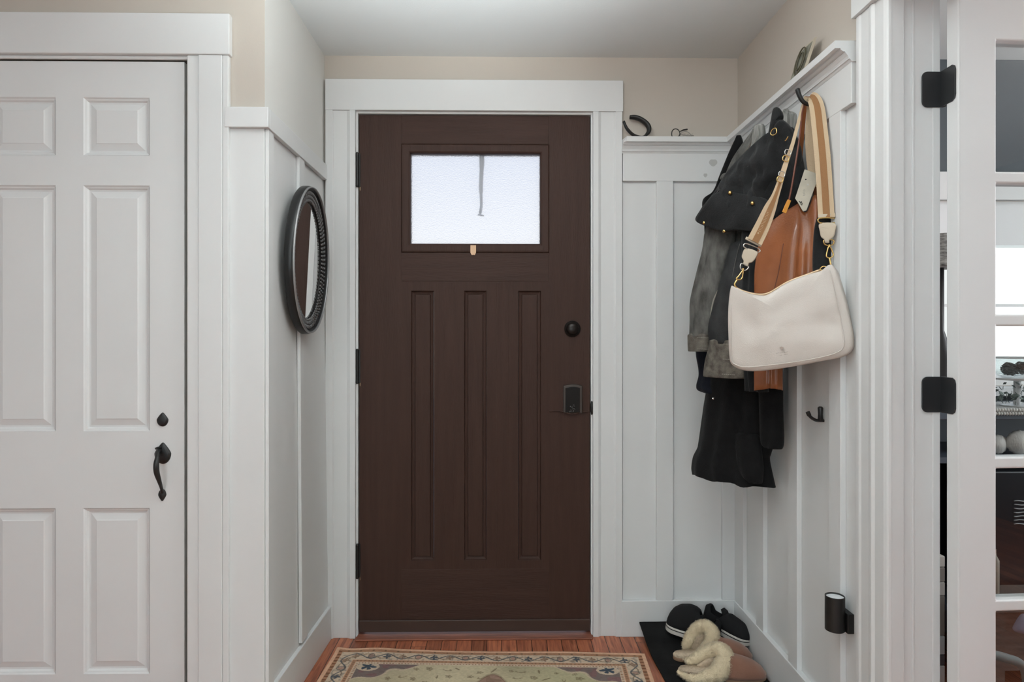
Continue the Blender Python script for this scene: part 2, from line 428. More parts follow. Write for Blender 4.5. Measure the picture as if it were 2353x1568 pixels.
# grooves drawn by thin overlapping rails: cross-grain rail boards and shallow joint lines
def groove(x0, x1, z0, z1, m=M_gap): return (x0, x1, DF-.0006, DF+.001, z0, z1)
g = .0022
gx0, gx1, gz0, gz1 = Xd(922), Xd(1262), Zd(1307), Zd(648)
obj('rail', boxes([(gx0+.002, gx1-.002, DF-.0012, DF+.002, win[3]+.002, fz1-.002)]), M_doorh, fd, bevel=.001)
obj('rail', boxes([(gx0+.002, gx1-.002, DF-.0012, DF+.002, gz1+.002, win[2]-.002)]), M_doorh, fd, bevel=.001)
obj('rail', boxes([(gx0+.002, gx1-.002, DF-.0012, DF+.002, fz0+.034, gz0-.002)]), M_doorh, fd, bevel=.001)
# raised mullion boards between the panels
obj('mullion', boxes([(Xd(1022), Xd(1042), DF-.0008, DF+.002, gz0+.001, gz1-.001)]), M_door, fd, bevel=.0008)
obj('mullion', boxes([(Xd(1141), Xd(1169), DF-.0008, DF+.002, gz0+.001, gz1-.001)]), M_door, fd, bevel=.0008)
# window frame
gw = (Xd(944), Xd(1241.5), Zd(561.5), Zd(354.5))
bm = bmesh.new()
def ringframe(bm, outer, inner_ins, yf, prof):
    rings = []
    for ins, dep in prof:
        x0, x1, z0, z1 = outer
        rings.append([bm.verts.new(p) for p in ((x0+ins, yf+dep, z0+ins), (x1-ins, yf+dep, z0+ins), (x1-ins, yf+dep, z1-ins), (x0+ins, yf+dep, z1-ins))])
    for A, B in zip(rings, rings[1:]):
        for k in range(4): bm.faces.new((A[k], A[(k+1) % 4], B[(k+1) % 4], B[k]))
iw = (gw[0]-win[0]+win[1]-gw[1]+gw[2]-win[2]+win[3]-gw[3])/4
ringframe(bm, win, 0, DF, [(0, .040), (0, .002), (.001, -.001), (.004, -.004), (.010, -.0045), (iw-.008, -.0035), (iw-.003, -.001), (iw, .006), (iw, .040)])
obj('window_frame', bm, M_door, fd)
def frosted(name, rough, col, bscale, bstr, milky=.35):
    m = bpy.data.materials.new(name); m.use_nodes = True; n = m.node_tree; b = n.nodes['Principled BSDF']; L = n.links.new
    b.inputs['Base Color'].default_value = (*col, 1); b.inputs['Transmission Weight'].default_value = 1; b.inputs['Roughness'].default_value = rough; b.inputs['IOR'].default_value = 1.25
    t = n.nodes.new('ShaderNodeTexNoise'); t.inputs['Scale'].default_value = bscale; t.inputs['Detail'].default_value = 3
    gm = n.nodes.new('ShaderNodeNewGeometry'); L(gm.outputs['Position'], t.inputs['Vector'])
    bp = n.nodes.new('ShaderNodeBump'); bp.inputs['Strength'].default_value = bstr; bp.inputs['Distance'].default_value = .003
    L(t.outputs[0], bp.inputs['Height']); L(bp.outputs[0], b.inputs['Normal'])
    tr = n.nodes.new('ShaderNodeBsdfTranslucent'); tr.inputs[0].default_value = (*col, 1)
    mx = n.nodes.new('ShaderNodeMixShader'); mx.inputs[0].default_value = milky
    L(b.outputs[0], mx.inputs[1]); L(tr.outputs[0], mx.inputs[2]); L(mx.outputs[0], n.nodes['Material Output'].inputs[0])
    return m
M_frost = frosted('frosted_glass', .17, (.97, .98, .985), 260, 1.0, milky=.15)
obj('window_pane', boxes([(win[0]+.015, win[1]-.015, DF+.020, DF+.024, win[2]+.015, win[3]-.015)]), M_frost, fd)
# bottom sweep
swz = Zd(1424)
obj('door_sweep', boxes([(fx0, fx1, DF-.006, DF+.01, .016, swz)]), mat('brown_sweep', (.060, .036, .028), .35, bump=.1), fd, bevel=.002)
# hinges
for k, (ya, yb2) in enumerate(((352, 432), (802, 882), (1248, 1328))):
    z1, z0 = Zd(ya, 820), Zd(yb2, 820); xh = Xc(821, D-.006)
    bm = bmesh.new()
    tube_mesh([(xh, D-.008, z0+(z1-z0)*t) for t in (0, .03, .97, 1)], [.0035, .0062, .0062, .0035], 12, bm=bm)
    addbox(bm, xh-.001, xh+.010, D-.001, DF+.002, z0+.003, z1-.003)
    h = obj('hinge', bm, M_black, fd, smooth=False)
    obj('hinge_edge', boxes([(xh+.0080, xh+.0098, DF-.001, DF+.003, z0-.010, z0+(z1-z0)*.72)]), mat('worn_brass', (.45, .34, .2), .4, metal=.7), h)
# deadbolt
c = P(1315, 756, Y=DF)
db = obj('deadbolt', lathe([(.0001, -.001), (.0320, -.001), (.0322, .006), (.0300, .010), (.0245, .0115), (.0240, .016), (.0225, .021), (.0170, .0245), (.008, .026), (.0001, .0262)], c, 'y', 40), M_orb, fd, smooth=True)
# keypad lock plate
kx0_, kx1_, kz0, kz1 = Xd(1294), Xd(1337.5), Zd(950), Zd(887)
def arched(x0, x1, z0, z1, arch, y0, y1, n=14):
    bm = bmesh.new(); pts = [(x0, z0), (x1, z0)]
    for k in range(n+1):
        t = k/n; pts.append((x1+(x0-x1)*t, z1+arch*(1-(2*t-1)**2)))
    a = [bm.verts.new((x, y0, z)) for x, z in pts]; b = [bm.verts.new((x, y1, z)) for x, z in pts]
    bm.faces.new(a); bm.faces.new(b[::-1]); N = len(pts)
    for k in range(N): bm.faces.new((a[k], a[(k+1) % N], b[(k+1) % N], b[k]))
    return bm
lk = obj('lock_plate', arched(kx0_, kx1_, kz0, kz1, .006, DF-.010, DF+.001), mat('bronze_plate', (.075, .062, .055), .3, metal=.6), fd, bevel=.003, seg=3)
obj('lock_inset', arched(kx0_+.008, kx1_-.010, kz0+.003, kz1-.008, .005, DF-.0125, DF-.009), M_inset, lk, bevel=.001)
rv = lambda: random.uniform(-1, 1)
bm = bmesh.new()
for k in range(16):
    cx, cz = (kx0_+kx1_)/2+rv()*.012, kz0+.004+abs(rv())*.030
    tube_mesh([(cx+rv()*.004, DF-.013, cz+rv()*.004) for _ in range(3)], .0005, 5, bm=bm)
obj('scratches', bm, mat('scuffed_grey', (.22, .22, .22), .5), lk)
# low thumb lever edge under the plate
ll = [P(1262, 946, Y=DF-.001), P(1285, 945, Y=DF-.004), P(1300, 949, Y=DF-.010), P(1318, 952, Y=DF-.012), P(1333, 948, Y=DF-.007), P(1352, 947, Y=DF-.001)]
obj('lock_lip', tube_mesh([Vector(q) for q in cr([tuple(x) for x in ll], 5)], .0022, 8), M_door, fd, smooth=True)
c = P(1360, 938, Y=D-.012)
obj('latch_bolt', tube_mesh([c+Vector((0, 0, dz)) for dz in (-.028, -.024, -.012, 0, .012, .024, .028)], [.0008, .0035, .006, .007, .006, .0035, .0008], 10), M_black, fd, smooth=True)
# tan metal tab below the window
tx0, tx1 = Xd(1081), Xd(1094); tz0, tz1 = Zd(587), Zd(564)
bm = bmesh.new(); pts = [(tx0, tz1), (tx0, tz0+.010), (tx0+.005, tz0), ((tx0+tx1)/2-.001, tz0), ((tx0+tx1)/2, tz0+.003), ((tx0+tx1)/2+.001, tz0), (tx1-.005, tz0), (tx1, tz0+.010), (tx1, tz1)]
a = [bm.verts.new((x, DF-.0065, z)) for x, z in pts]; b = [bm.verts.new((x, DF-.0046, z)) for x, z in pts]
bm.faces.new(a); bm.faces.new(b[::-1])
for k in range(len(pts)): bm.faces.new((a[k], a[(k+1) % len(pts)], b[(k+1) % len(pts)], b[k]))
addbox(bm, tx0, tx1, DF-.0065, DF+.012, tz1-.0015, tz1)
tag(obj('wreath_hanger', bm, mat('copper_tan', (.62, .40, .25), .4, metal=.3), bevel=.0005), 'small tan metal tab hooked under the front door window', 'hook')
# outside: strap hanging on the glass outside, porch ground
cst = P(1105, 430, Y=DF+.045)
bm = bmesh.new()
pth = [P(1107, 340, Y=DF+.040), P(1107, 380, Y=DF+.036), P(1105, 430, Y=DF+.034), P(1106, 470, Y=DF+.034), P(1103, 492, Y=DF+.034)]
tube_mesh([Vector(q) for q in cr([tuple(x) for x in pth], 5)], [.010]*6+[.008]*6+[.0055]*9, 8, bm=bm)
tube_mesh([P(1098, 494, Y=DF+.034), P(1112, 496, Y=DF+.034)], .003, 8, bm=bm)
tag(obj('wreath_strap', bm, mat('grey_strap', (.62, .63, .68), .7), smooth=True), 'thin grey strap hanging behind the frosted door glass', 'strap')
st = obj('porch_ground', boxes([(-6, 8, D+.16, 14, -.25, -.15)]), mat('snowy_ground', (.85, .87, .9), .8)); st['kind'] = 'structure'

# ------------------------------------------------------------------ closet door (left)
cd = thing('door_2', 'white six-panel closet door with black handle', 'door', ((cx0+cx1)/2, YC, .01), kind='structure')
CF = YC-.002
Xk = lambda px: zx(px, 700, CF)[0]
Zk = lambda py, px=270: zx(px, py, CF)[1]
lx1 = Xk(423.5); lx0 = lx1-cdw; lz1 = Zk(142, 400)
pw0, pw1 = Xk(192), Xk(343); qw1 = Xk(127); qw0 = qw1-(pw1-pw0)
rows = [(Zk(357), Zk(225)), (Zk(991), Zk(427)), (Zk(1549), Zk(1169))]
prs = [(a, b, z0, z1) for a, b in ((pw0, pw1), (qw0, qw1)) for z0, z1 in rows]
bm = bmesh.new(); slab_with_holes(bm, lx0, lx1, .012, lz1, CF, CF+.035, prs)
obj('door_slab', bm, M_white, cd, bevel=.0012)
for p in prs:
    bm = bmesh.new(); nested(bm, *p, CF, [(0, 0), (.003, .003), (.007, .0045), (.011, .010), (.016, .0105), (.034, .0045), (.036, .003)])
    obj('panel', bm, M_white, cd)
obj('door_gap', boxes([(lx0-.004, lx1+.005, CF+.020, CF+.04, .0, lz1+.004)]), M_gap, cd)  # dark sheet behind the leaf, its colour standing for shade in the gap
# spade escutcheons and pull
def spade(cx, cz, w_, h_, y0, y1, up=True, n=40):
    pts = []
    for k in range(n):
        t = 2*math.pi*k/n
        # tear-drop: round bottom, pointed top
        x = math.sin(t)*(1-.42*max(0, math.cos(t))**1.3)*w_/2; z = -math.cos(t)*-1
        z = math.cos(t); zz = z*h_/2 if z < 0 else (z**1.0)*h_/2
        pts.append((cx+x*(1-.25*max(0, z)), cz+zz*(1 if up else -1)))
    bm = bmesh.new()
    a = [bm.verts.new((x, y1, z)) for x, z in pts]; b = [bm.verts.new((cx+(x-cx)*.93, y0+.002, cz+(z-cz)*.93)) for x, z in pts]; c = [bm.verts.new((cx+(x-cx)*.55, y0, cz+(z-cz)*.6)) for x, z in pts]
    for A, B in ((a, b), (b, c)):
        for k in range(n): bm.faces.new((A[k], A[(k+1) % n], B[(k+1) % n], B[k]))
    bm.faces.new(a[::-1]); bm.faces.new(c); return bm
c = P(374, 964.5, Y=CF); esc = obj('escutcheon', spade(c.x, c.z, .034, .042, CF-.006, CF+.001), M_black, cd, smooth=True)
c = P(374.5, 1042, Y=CF); obj('escutcheon', spade(c.x, c.z, .049, .064, CF-.006, CF+.001), M_black, cd, smooth=True)
c2 = P(373.5, 1138, Y=CF); obj('escutcheon', spade(c2.x, c2.z, .023, .036, CF-.006, CF+.001, up=False), M_black, cd, smooth=True)
hp = [(P(367, 1032, Y=CF-.002), .006), (P(363, 1040, Y=CF-.018), .0065), (P(361, 1052, Y=CF-.036), .0058), (P(359, 1068, Y=CF-.045), .0078), (P(360, 1086, Y=CF-.043), .0078), (P(366, 1106, Y=CF-.032), .0060), (P(371, 1122, Y=CF-.014), .0045), (P(373, 1132, Y=CF-.004), .0050)]
ip = cr([(*p, r) for p, r in hp], 6)
hdl = obj('door_handle', tube_mesh([Vector(q[:3]) for q in ip], [float(q[3]) for q in ip], 14), M_black, cd, smooth=True)
tl = [P(372, 1030, Y=CF-.002), P(366, 1029, Y=CF-.014), P(360.5, 1030, Y=CF-.024), P(357, 1032, Y=CF-.028)]
obj('thumb_latch', tube_mesh([Vector(q) for q in cr([tuple(x) for x in tl], 4)], .0030, 10), M_black, hdl, smooth=True)
# closet casing
kY = YC-.020
Xq = lambda px: zx(px, 700, kY)[0]
Zq = lambda py, px=420: zx(px, py, kY)[1]
ko = Xq(524); ki = Xq(428); kz = Zq(125)
mirror_ = lambda x: cx0+cx1-x
lst = [(mirror_(Xq(528)), Xq(528), kY-.004, YC, kz, Zq(31)), (ki, Xq(455), kY+.004, YC, 0, kz), (Xq(455), Xq(510), kY, YC, 0, kz), (Xq(510), ko, kY+.002, YC, 0, kz)]
lst += [(mirror_(ko), mirror_(ki), kY, YC, 0, kz), (mirror_(ki), ki, YC-.010, YC+.0, lz1+.004, kz)]
struct(obj('trim_12', boxes(lst), M_trim, bevel=.0025), 'white closet door casing with wide header', 'trim')

# ------------------------------------------------------------------ study opening casing and jamb
aX = XR-.020
ya = P(1967, 800, X=aX).y; yi = P(2030, 800, X=aX).y
bmc = bmesh.new()
# casing profile across its width (along Y), extruded in z
def vprof(bm, pts, z0, z1):
    a = [bm.verts.new((x, y, z0)) for x, y in pts]; b = [bm.verts.new((x, y, z1)) for x, y in pts]
    N = len(pts); bm.faces.new(a[::-1]); bm.faces.new(b)
    for k in range(N): bm.faces.new((a[k], a[(k+1) % N], b[(k+1) % N], b[k]))
tz = P(1967, 40, X=aX).z
W = ya-yi
vprof(bmc, [(XR, ya), (aX, ya), (aX, ya-W*.10), (aX+.003, ya-W*.16), (aX+.003, ya-W*.44), (aX+.001, ya-W*.50), (aX+.001, ya-W*.56), (aX+.006, ya-W*.62), (aX+.007, ya-W*.90), (aX+.010, yi+.004), (aX+.013, yi), (XR, yi)], 0, tz)
vprof(bmc, [(XR, OY0+.0), (aX+.01, OY0), (aX, OY0-.02), (aX, OY0-W), (XR, OY0-W)], 0, tz)
addbox(bmc, aX-.008, XR, OY0-W-.01, ya+.01, tz, tz+.09)
addbox(bmc, aX-.022, XR, OY0-W-.025, ya+.024, tz+.09, tz+.105)
struct(obj('trim_13', bmc, M_trim, bevel=.0012), 'white casing around the study opening', 'trim')
jxe = P(2157, 800, Y=JY).x
jf = P(2034, 800, Y=JY-.004).x
bmj = bmesh.new()
lst = [(XR+.0005, jxe, JY-.004, JY+.0, 0, 2.05), (XR-.004, P(2078, 800, Y=JY-.012).x, JY-.012, JY, 0, 2.05), (P(2098, 800, Y=JY-.009).x, P(2104, 800, Y=JY-.009).x, JY-.0065, JY, 0, 2.05),
       (P(2140, 800, Y=JY).x, jxe, JY-.0055, JY+.06, 0, 2.05), (XR, jxe, OY0-.02, OY0, 0, 2.05), (XR, jxe, OY0-.02, JY, 2.03, 2.06)]
for b_ in lst: addbox(bmj, *b_)
struct(obj('trim_14', bmj, M_trim, bevel=.0015), 'white jamb of the study opening', 'trim')

# ------------------------------------------------------------------ french door, swung open into the study
FDY = P(2203, 800, X=1.064).y
fr = thing('door_3', 'white french door with glass panes swung open', 'door', (1.064, FDY, .01), kind='structure')
ang = math.radians(3.0)
def rotF(bm):
    c_, s_ = math.cos(ang), math.sin(ang)
    for v in bm.verts:
        dx, dy = v.co.x-1.064, v.co.y-FDY
        v.co.x = 1.064+dx*c_-dy*s_; v.co.y = FDY+dx*s_+dy*c_
    return bm
def XF(px):   # along the door face
    p = P(px, 800, Y=FDY); # refine with slope
    for _ in range(6):
        p = P(px, 800, Y=FDY+(p.x-1.064)*math.tan(ang))
    return 1.064+(p.x-1.064)/math.cos(ang)
sw = XF(2290)-1.064; wd = .76; mun = .026
zt_ = P(2300, 92, Y=FDY+.006).z; pitch = .3345
gl = []; colw = (wd-2*sw-2*mun)/3
for i in range(3):
    for j in range(5):
        xa = 1.064+sw+i*(colw+mun); zb = zt_-(j+1)*pitch+mun
        gl.append((xa, xa+colw, zb, zb+pitch-mun))
bm = bmesh.new(); slab_with_holes(bm, 1.064, 1.064+wd, .012, 2.03, FDY, FDY+.040, gl)
obj('door_frame', rotF(bm), M_trim, fr, bevel=.004, seg=3)
M_glass = frosted('clear_glass', .0, (1, 1, 1), 3, .0, 0.0)
def clear_glass():
    m = bpy.data.materials.new('clear_pane_glass'); m.use_nodes = True; n = m.node_tree; n.nodes.remove(n.nodes['Principled BSDF']); L = n.links.new
    t = n.nodes.new('ShaderNodeBsdfTransparent'); t.inputs[0].default_value = (.93, .95, .95, 1); g_ = n.nodes.new('ShaderNodeBsdfGlossy'); g_.inputs['Roughness'].default_value = .02
    lw = n.nodes.new('ShaderNodeLayerWeight'); pw = n.nodes.new('ShaderNodeMath'); pw.operation = 'POWER'; pw.inputs[1].default_value = 4; L(lw.outputs['Facing'], pw.inputs[0])
    f_ = n.nodes.new('ShaderNodeMath'); f_.operation = 'MULTIPLY_ADD'; f_.inputs[1].default_value = .85; f_.inputs[2].default_value = .07; L(pw.outputs[0], f_.inputs[0]); mx = n.nodes.new('ShaderNodeMixShader')
    L(f_.outputs[0], mx.inputs[0]); L(t.outputs[0], mx.inputs[1]); L(g_.outputs[0], mx.inputs[2]); L(mx.outputs[0], n.nodes['Material Output'].inputs[0]); return m
M_pane = clear_glass()
for (xa, xb, za, zb) in gl:
    obj('glass_pane', rotF(boxes([(xa-.003, xb+.003, FDY+.018, FDY+.022, za-.003, zb+.003)])), M_pane, fr)
# hinges: jamb leaf, barrel, door leaf
M_hinge = mat('charcoal_hinge', (.022, .023, .025), .38)
for ya_, yb_ in ((165, 247), (866, 948)):
    z1 = P(2120, ya_, Y=JY-.006).z; z0 = P(2120, yb_, Y=JY-.006).z
    xl = P(2117.5, 800, Y=JY-.006).x; xb = jxe+.004
    hz = thing('hinge', None, None, (xb, JY-.01, (z0+z1)/2)); hz.parent = fr; hz.location = hz.location-fr.location; WL[hz.name] = Vector((xb, JY-.01, (z0+z1)/2))
    # jamb leaf with round corners
    r_ = .014; pts = []
    for cx, cz, a0 in ((xl+r_, z0+r_, 180), ): pts += [(cx+r_*math.cos(math.radians(a0+t)), cz+r_*math.sin(math.radians(a0+t))) for t in range(0, 91, 15)]
    pts += [(xb, z0), (xb, z1)]
    pts += [(xl+r_+r_*math.cos(math.radians(90+t)), z1-r_+r_*math.sin(math.radians(90+t))) for t in range(0, 91, 15)]
    bm = bmesh.new(); a = [bm.verts.new((x, JY-.0085, z)) for x, z in pts]; b = [bm.verts.new((x, JY-.0055, z)) for x, z in pts]
    bm.faces.new(a); bm.faces.new(b[::-1]); N = len(pts)
    for k in range(N): bm.faces.new((a[k], a[(k+1) % N], b[(k+1) % N], b[k]))
    obj('leaf', bm, M_hinge, hz, bevel=.0008)
    # door-edge leaf on plane x = 1.0625, from far to near
    y_n = P(2196, 800, X=1.062).y
    pts = [(JY-.006, z0), (y_n+r_*.8, z0), (y_n+.003, z0+.005), (y_n, z0+r_), (y_n, z1-r_), (y_n+.003, z1-.005), (y_n+r_*.8, z1), (JY-.006, z1)]
    bm = bmesh.new(); a = [bm.verts.new((1.0605, y, z)) for y, z in pts]; b = [bm.verts.new((1.0636, y, z)) for y, z in pts]
    bm.faces.new(a); bm.faces.new(b[::-1]); N = len(pts)
    for k in range(N): bm.faces.new((a[k], a[(k+1) % N], b[(k+1) % N], b[k]))
    obj('leaf', bm, M_hinge, hz, bevel=.0008)
    obj('hinge_barrel', tube_mesh([(xb+.001, JY-.011, z0-.001+(z1-z0+.002)*t) for t in (0, .02, .98, 1)], [.004, .0062, .0062, .004], 14), M_hinge, hz, smooth=True)

# ------------------------------------------------------------------ oval mirror on the left wall
mc = Vector((XL+.0, 2.232, P(705, 599, Y=2.232).z)); ra, rb = .206, .250   # half width (Y), half height (Z)
mir = thing('oval_mirror', 'round black-framed mirror with beaded inner edge on the left wall', 'mirror', mc)
wallx = XL+.022
def ellring(prof, n=96):
    """prof: (inset from rim, x height) closed loop"""
    bm = bmesh.new(); R = []
    for ins, h in prof:
        R.append([bm.verts.new((wallx+h, mc.y+(ra-ins)*math.cos(2*math.pi*k/n), mc.z+(rb-ins)*math.sin(2*math.pi*k/n))) for k in range(n)])
    N = len(R)
    for i in range(N):
        A, B = R[i], R[(i+1) % N]
        for k in range(n): bm.faces.new((A[k], A[(k+1) % n], B[(k+1) % n], B[k]))
    return bm
tilt = .026
def tiltm(bm):
    for v in bm.verts: v.co.x += (v.co.z-mc.z)*tilt
    return bm
obj('frame', tiltm(ellring([(.004, .0), (.0, .004), (.0, .022), (.002, .028), (.006, .030), (.010, .026), (.0125, .0215), (.047, .0150), (.050, .012), (.050, .002)])), M_mframe, mir, smooth=True)
obj('frame_rim', tiltm(ellring([(.0015, .026), (.0035, .0335), (.0065, .0335), (.0085, .0275)])), M_mlip, mir, smooth=True)
# carved leaf band and inner beads
bm = bmesh.new(); nb = 92
for k in range(nb):
    a = 2*math.pi*(k+.5)/nb
    for (ins, r, hh, sq) in ((.0475, .0066, .0180, 1.0), (.036, .0062, .0195, 1.6), (.0225, .0062, .0215, 1.6)):
        cy, cz = mc.y+(ra-ins)*math.cos(a), mc.z+(rb-ins)*math.sin(a)
        tr_ = bmesh.ops.create_icosphere(bm, subdivisions=1, radius=r)
        ca, sa = math.cos(a+.5*(sq > 1)), math.sin(a+.5*(sq > 1))
        for v in tr_['verts']:
            x, y, z = v.co; y *= sq; z *= .8
            v.co = Vector((wallx+hh+x*.6, cy+y*ca-z*sa, cz+y*sa+z*ca))
obj('beading', tiltm(bm), mat('carved_black_lacquer', (.11, .11, .113), .25, coat=.6), mir, smooth=True)
bm = bmesh.new(); n = 96; vs = [bm.verts.new((wallx+.012, mc.y+(ra-.049)*math.cos(2*math.pi*k/n), mc.z+(rb-.049)*math.sin(2*math.pi*k/n))) for k in range(n)]
vb = [bm.verts.new(v.co-Vector((.004, 0, 0))) for v in vs]; bm.faces.new(vs); bm.faces.new(vb[::-1])
for k in range(n): bm.faces.new((vs[k], vs[(k+1) % n], vb[(k+1) % n], vb[k]))
obj('mirror_glass', tiltm(bm), M_mirror, mir)
obj('hanging_plate', boxes([(XL+.012, wallx+.004, mc.y-.05, mc.y+.05, mc.z-.05, mc.z+.15)]), M_black, mir)

# ------------------------------------------------------------------ hooks
def wall_hook(loc, label, group):
    """loc: plate centre on the board face (x), prong reaches out along -x then up"""
    x, y, z = loc
    t = thing('coat_hook', label, 'hook', loc, group)
    obj('hook_plate', lathe_box(x, y, z), M_black, t, smooth=False, bevel=.003, seg=3)
    pr = [(x-.002, y, z-.012), (x-.020, y-.002, z-.018), (x-.040, y-.003, z-.010), (x-.052, y-.004, z+.008), (x-.058, y-.004, z+.028)]
    pth = [Vector(q) for q in cr(pr, 6)]; nn = len(pth)
    obj('prong', tube_mesh(pth, [.0045+.0025*(i/nn) if i < nn-1 else .004 for i in range(nn)], 12), M_black, t, smooth=True)
    return t
def lathe_box(x, y, z): return boxes([(x-.006, x, y-.009, y+.009, z-.034, z+.002)])
hx = xc-TB
hk = P(1860, 218, X=hx-.03)
wall_hook((hx, hk.y+.02, hk.z-.004), 'black metal hook holding the striped bag strap', None)
q = P(1893, 954, X=xc)
lw = thing('coat_hook', 'bare black metal hook low on the right wall', 'hook', (xc, q.y, q.z), None)
bm = bmesh.new(); zt = P(1893, 936, X=xc-.008).z; zb = P(1893, 972, X=xc-.008).z
tube_mesh([(xc-.010, q.y, zb+(zt-zb)*t) for t in (0, .08, .5, .92, 1)], [.004, .0075, .0065, .0075, .004], 12, bm=bm)
obj('hook_plate', bm, M_black, lw, smooth=True)
pr = [(xc, q.y, zb+.004), (xc-.012, q.y, zb+.004), (xc-.026, q.y-.004, zb+.006), (xc-.042, q.y-.006, zb+.016), (xc-.050, q.y-.006, zb+.030)]
obj('prong', tube_mesh([Vector(a) for a in cr(pr, 6)], [.0045]*20+[.006]*5, 12), M_black, lw, smooth=True)

# ------------------------------------------------------------------ cloth helpers
def ygar(px): return 2.350-(px-1590)/210*.27
def ss(a, b, x):
    t = max(0, min(1, (x-a)/(b-a))); return t*t*(3-2*t)
def garment(rows, hd=.06, off=0.0, n=72, folds=7, amp=.010, drift=2.0, seed=0, yf=ygar, sub=8, hem=0.0, capr=.85, sharp=2.0, yscale=1.0):
    """closed draped cloth body lofted through rows (py, pxL, pxR)"""
    R = cr([(*r,) if len(r) == 4 else (*r, hd) for r in rows], sub)
    bm = bmesh.new(); rings = []; N = len(R)
    for i, (py, a, b, h) in enumerate(R):
        v = i/(N-1)
        A = P(a, py, Y=yf(a)+off); B = P(b, py, Y=yf(b)+off)
        C = (A+B)/2; ax = (B-A)/2; ax.z = 0; nr = Vector((ax.y, -ax.x, 0)).normalized()
        if nr.y > 0: nr = -nr
        ring = []
        for k in range(n):
            t = 2*math.pi*k/n; ct, st = math.cos(t), math.sin(t)
            e = abs(ct)**(2/sharp)*math.copysign(1, ct); f = abs(st)**(2/sharp)*math.copysign(1, st)
            p = C+ax*e+nr*h*f
            nrm = (ax.normalized()*ct*.3+nr*st)
            fo = amp*math.sin(folds*ct*2.2+seed+drift*v+1.3*math.sin(3*v+seed))*(.4+.6*v)
            nz = noise.noise(Vector((p.x*14+seed, p.y*14, p.z*5)))*amp*.9+noise.noise(Vector((p.x*40, p.y*40+seed, p.z*22)))*amp*.35
            wgt = 1
            p = p+nrm*(fo+nz)*wgt
            if hem and i >= N-1: p.z += hem*math.sin(folds*ct*1.7+seed)
            ring.append(bm.verts.new(p))
        rings.append(ring)
    for A, B in zip(rings, rings[1:]):
        for k in range(n): bm.faces.new((A[k], A[(k+1) % n], B[(k+1) % n], B[k]))
    for ring, dz in ((rings[0], .006), (rings[-1], -.0)):
        c = sum((v.co for v in ring), Vector())/n; i_ = [bm.verts.new(c+(v.co-c)*.8+Vector((0, 0, dz))) for v in ring]
        for k in range(n): bm.faces.new((ring[k], ring[(k+1) % n], i_[(k+1) % n], i_[k]))
        m_ = bm.verts.new(c+Vector((0, 0, dz)))
        for k in range(n): bm.faces.new((i_[k], i_[(k+1) % n], m_))
    return bm
def pillow(out, yf, th, rings=14, per=6, power=2.4, smooth_out=True, amp=0, seed=0, edge=.12):
    """puffed closed panel from a pixel outline lying on the surface y = yf(px, py)"""
    C = np.mean([(a, b) for a, b in out], axis=0)
    O = crc(out, per) if smooth_out else [np.array(q, float) for i in range(len(out)) for q in [tuple(np.array(out[i])+(np.array(out[(i+1) % len(out)])-np.array(out[i]))*k/per) for k in range(per)]]
    n = len(O); bm = bmesh.new(); fr_, bk = [], []
    for i in range(rings+1):
        r = 1-(i/rings)**1.5 if i < rings else 0
        d = th/2*(edge+(1-edge)*(1-r**power)**(1/power))
        A, B = [], []
        for q in O:
            px, py = C+(q-C)*r; y = yf(px, py)
            p = P(px, py, Y=y); e1 = P(px+1, py, Y=yf(px+1, py))-p; nr = Vector((e1.y, -e1.x, 0)).normalized()
            if nr.y > 0: nr = -nr
            dd = amp*(noise.noise(Vector((p.x*18+seed, p.y*18, p.z*14)))+(.38*noise.noise(Vector((p.x*52+seed, p.y*52, p.z*30))) if amp > .015 else 0))*(1-r**4)
            A.append(bm.verts.new(p+nr*(d+dd))); B.append(bm.verts.new(p-nr*(d-dd)))
            if i == rings: break
        fr_.append(A); bk.append(B)
    for S in (fr_, bk):
        for a, b in zip(S[:-2], S[1:-1]):
            for k in range(n): bm.faces.new((a[k], a[(k+1) % n], b[(k+1) % n], b[k]))
        for k in range(n): bm.faces.new((S[-2][k], S[-2][(k+1) % n], S[-1][0]))
    for k in range(n): bm.faces.new((fr_[0][k], bk[0][k], bk[0][(k+1) % n], fr_[0][(k+1) % n]))
    return bm
def strap(rows, th=.003, sub=5, fr=(-1, 1), lift=0):
    """ribbon: rows (px, py, halfwidth px, Y, dY across)"""
    R = cr(rows, sub); bm = bmesh.new(); L_ = []
    for i, (px, py, hw, Y, dy) in enumerate(R):
        a, b = R[max(i-1, 0)], R[min(i+1, len(R)-1)]
        tx, ty = b[0]-a[0], b[1]-a[1]; l = math.hypot(tx, ty); nx, ny = ty/l, -tx/l
        if nx < 0: nx, ny = -nx, -ny
        A = P(px+nx*hw*fr[0], py+ny*hw*fr[0], Y=Y-dy*fr[0]); B = P(px+nx*hw*fr[1], py+ny*hw*fr[1], Y=Y-dy*fr[1])
        e = (B-A); T = (P(b[0], b[1], Y=b[3])-P(a[0], a[1], Y=a[3])); nr = e.cross(T).normalized()
        if nr.y > 0: nr = -nr
        A, B = A+nr*lift, B+nr*lift
        L_.append([bm.verts.new(q) for q in (A+nr*th/2, B+nr*th/2, B-nr*th/2, A-nr*th/2)])
    for A, B in zip(L_, L_[1:]):
        for k in range(4): bm.faces.new((A[k], A[(k+1) % 4], B[(k+1) % 4], B[k]))
    bm.faces.new(L_[0]); bm.faces.new(L_[-1][::-1])
    return bm

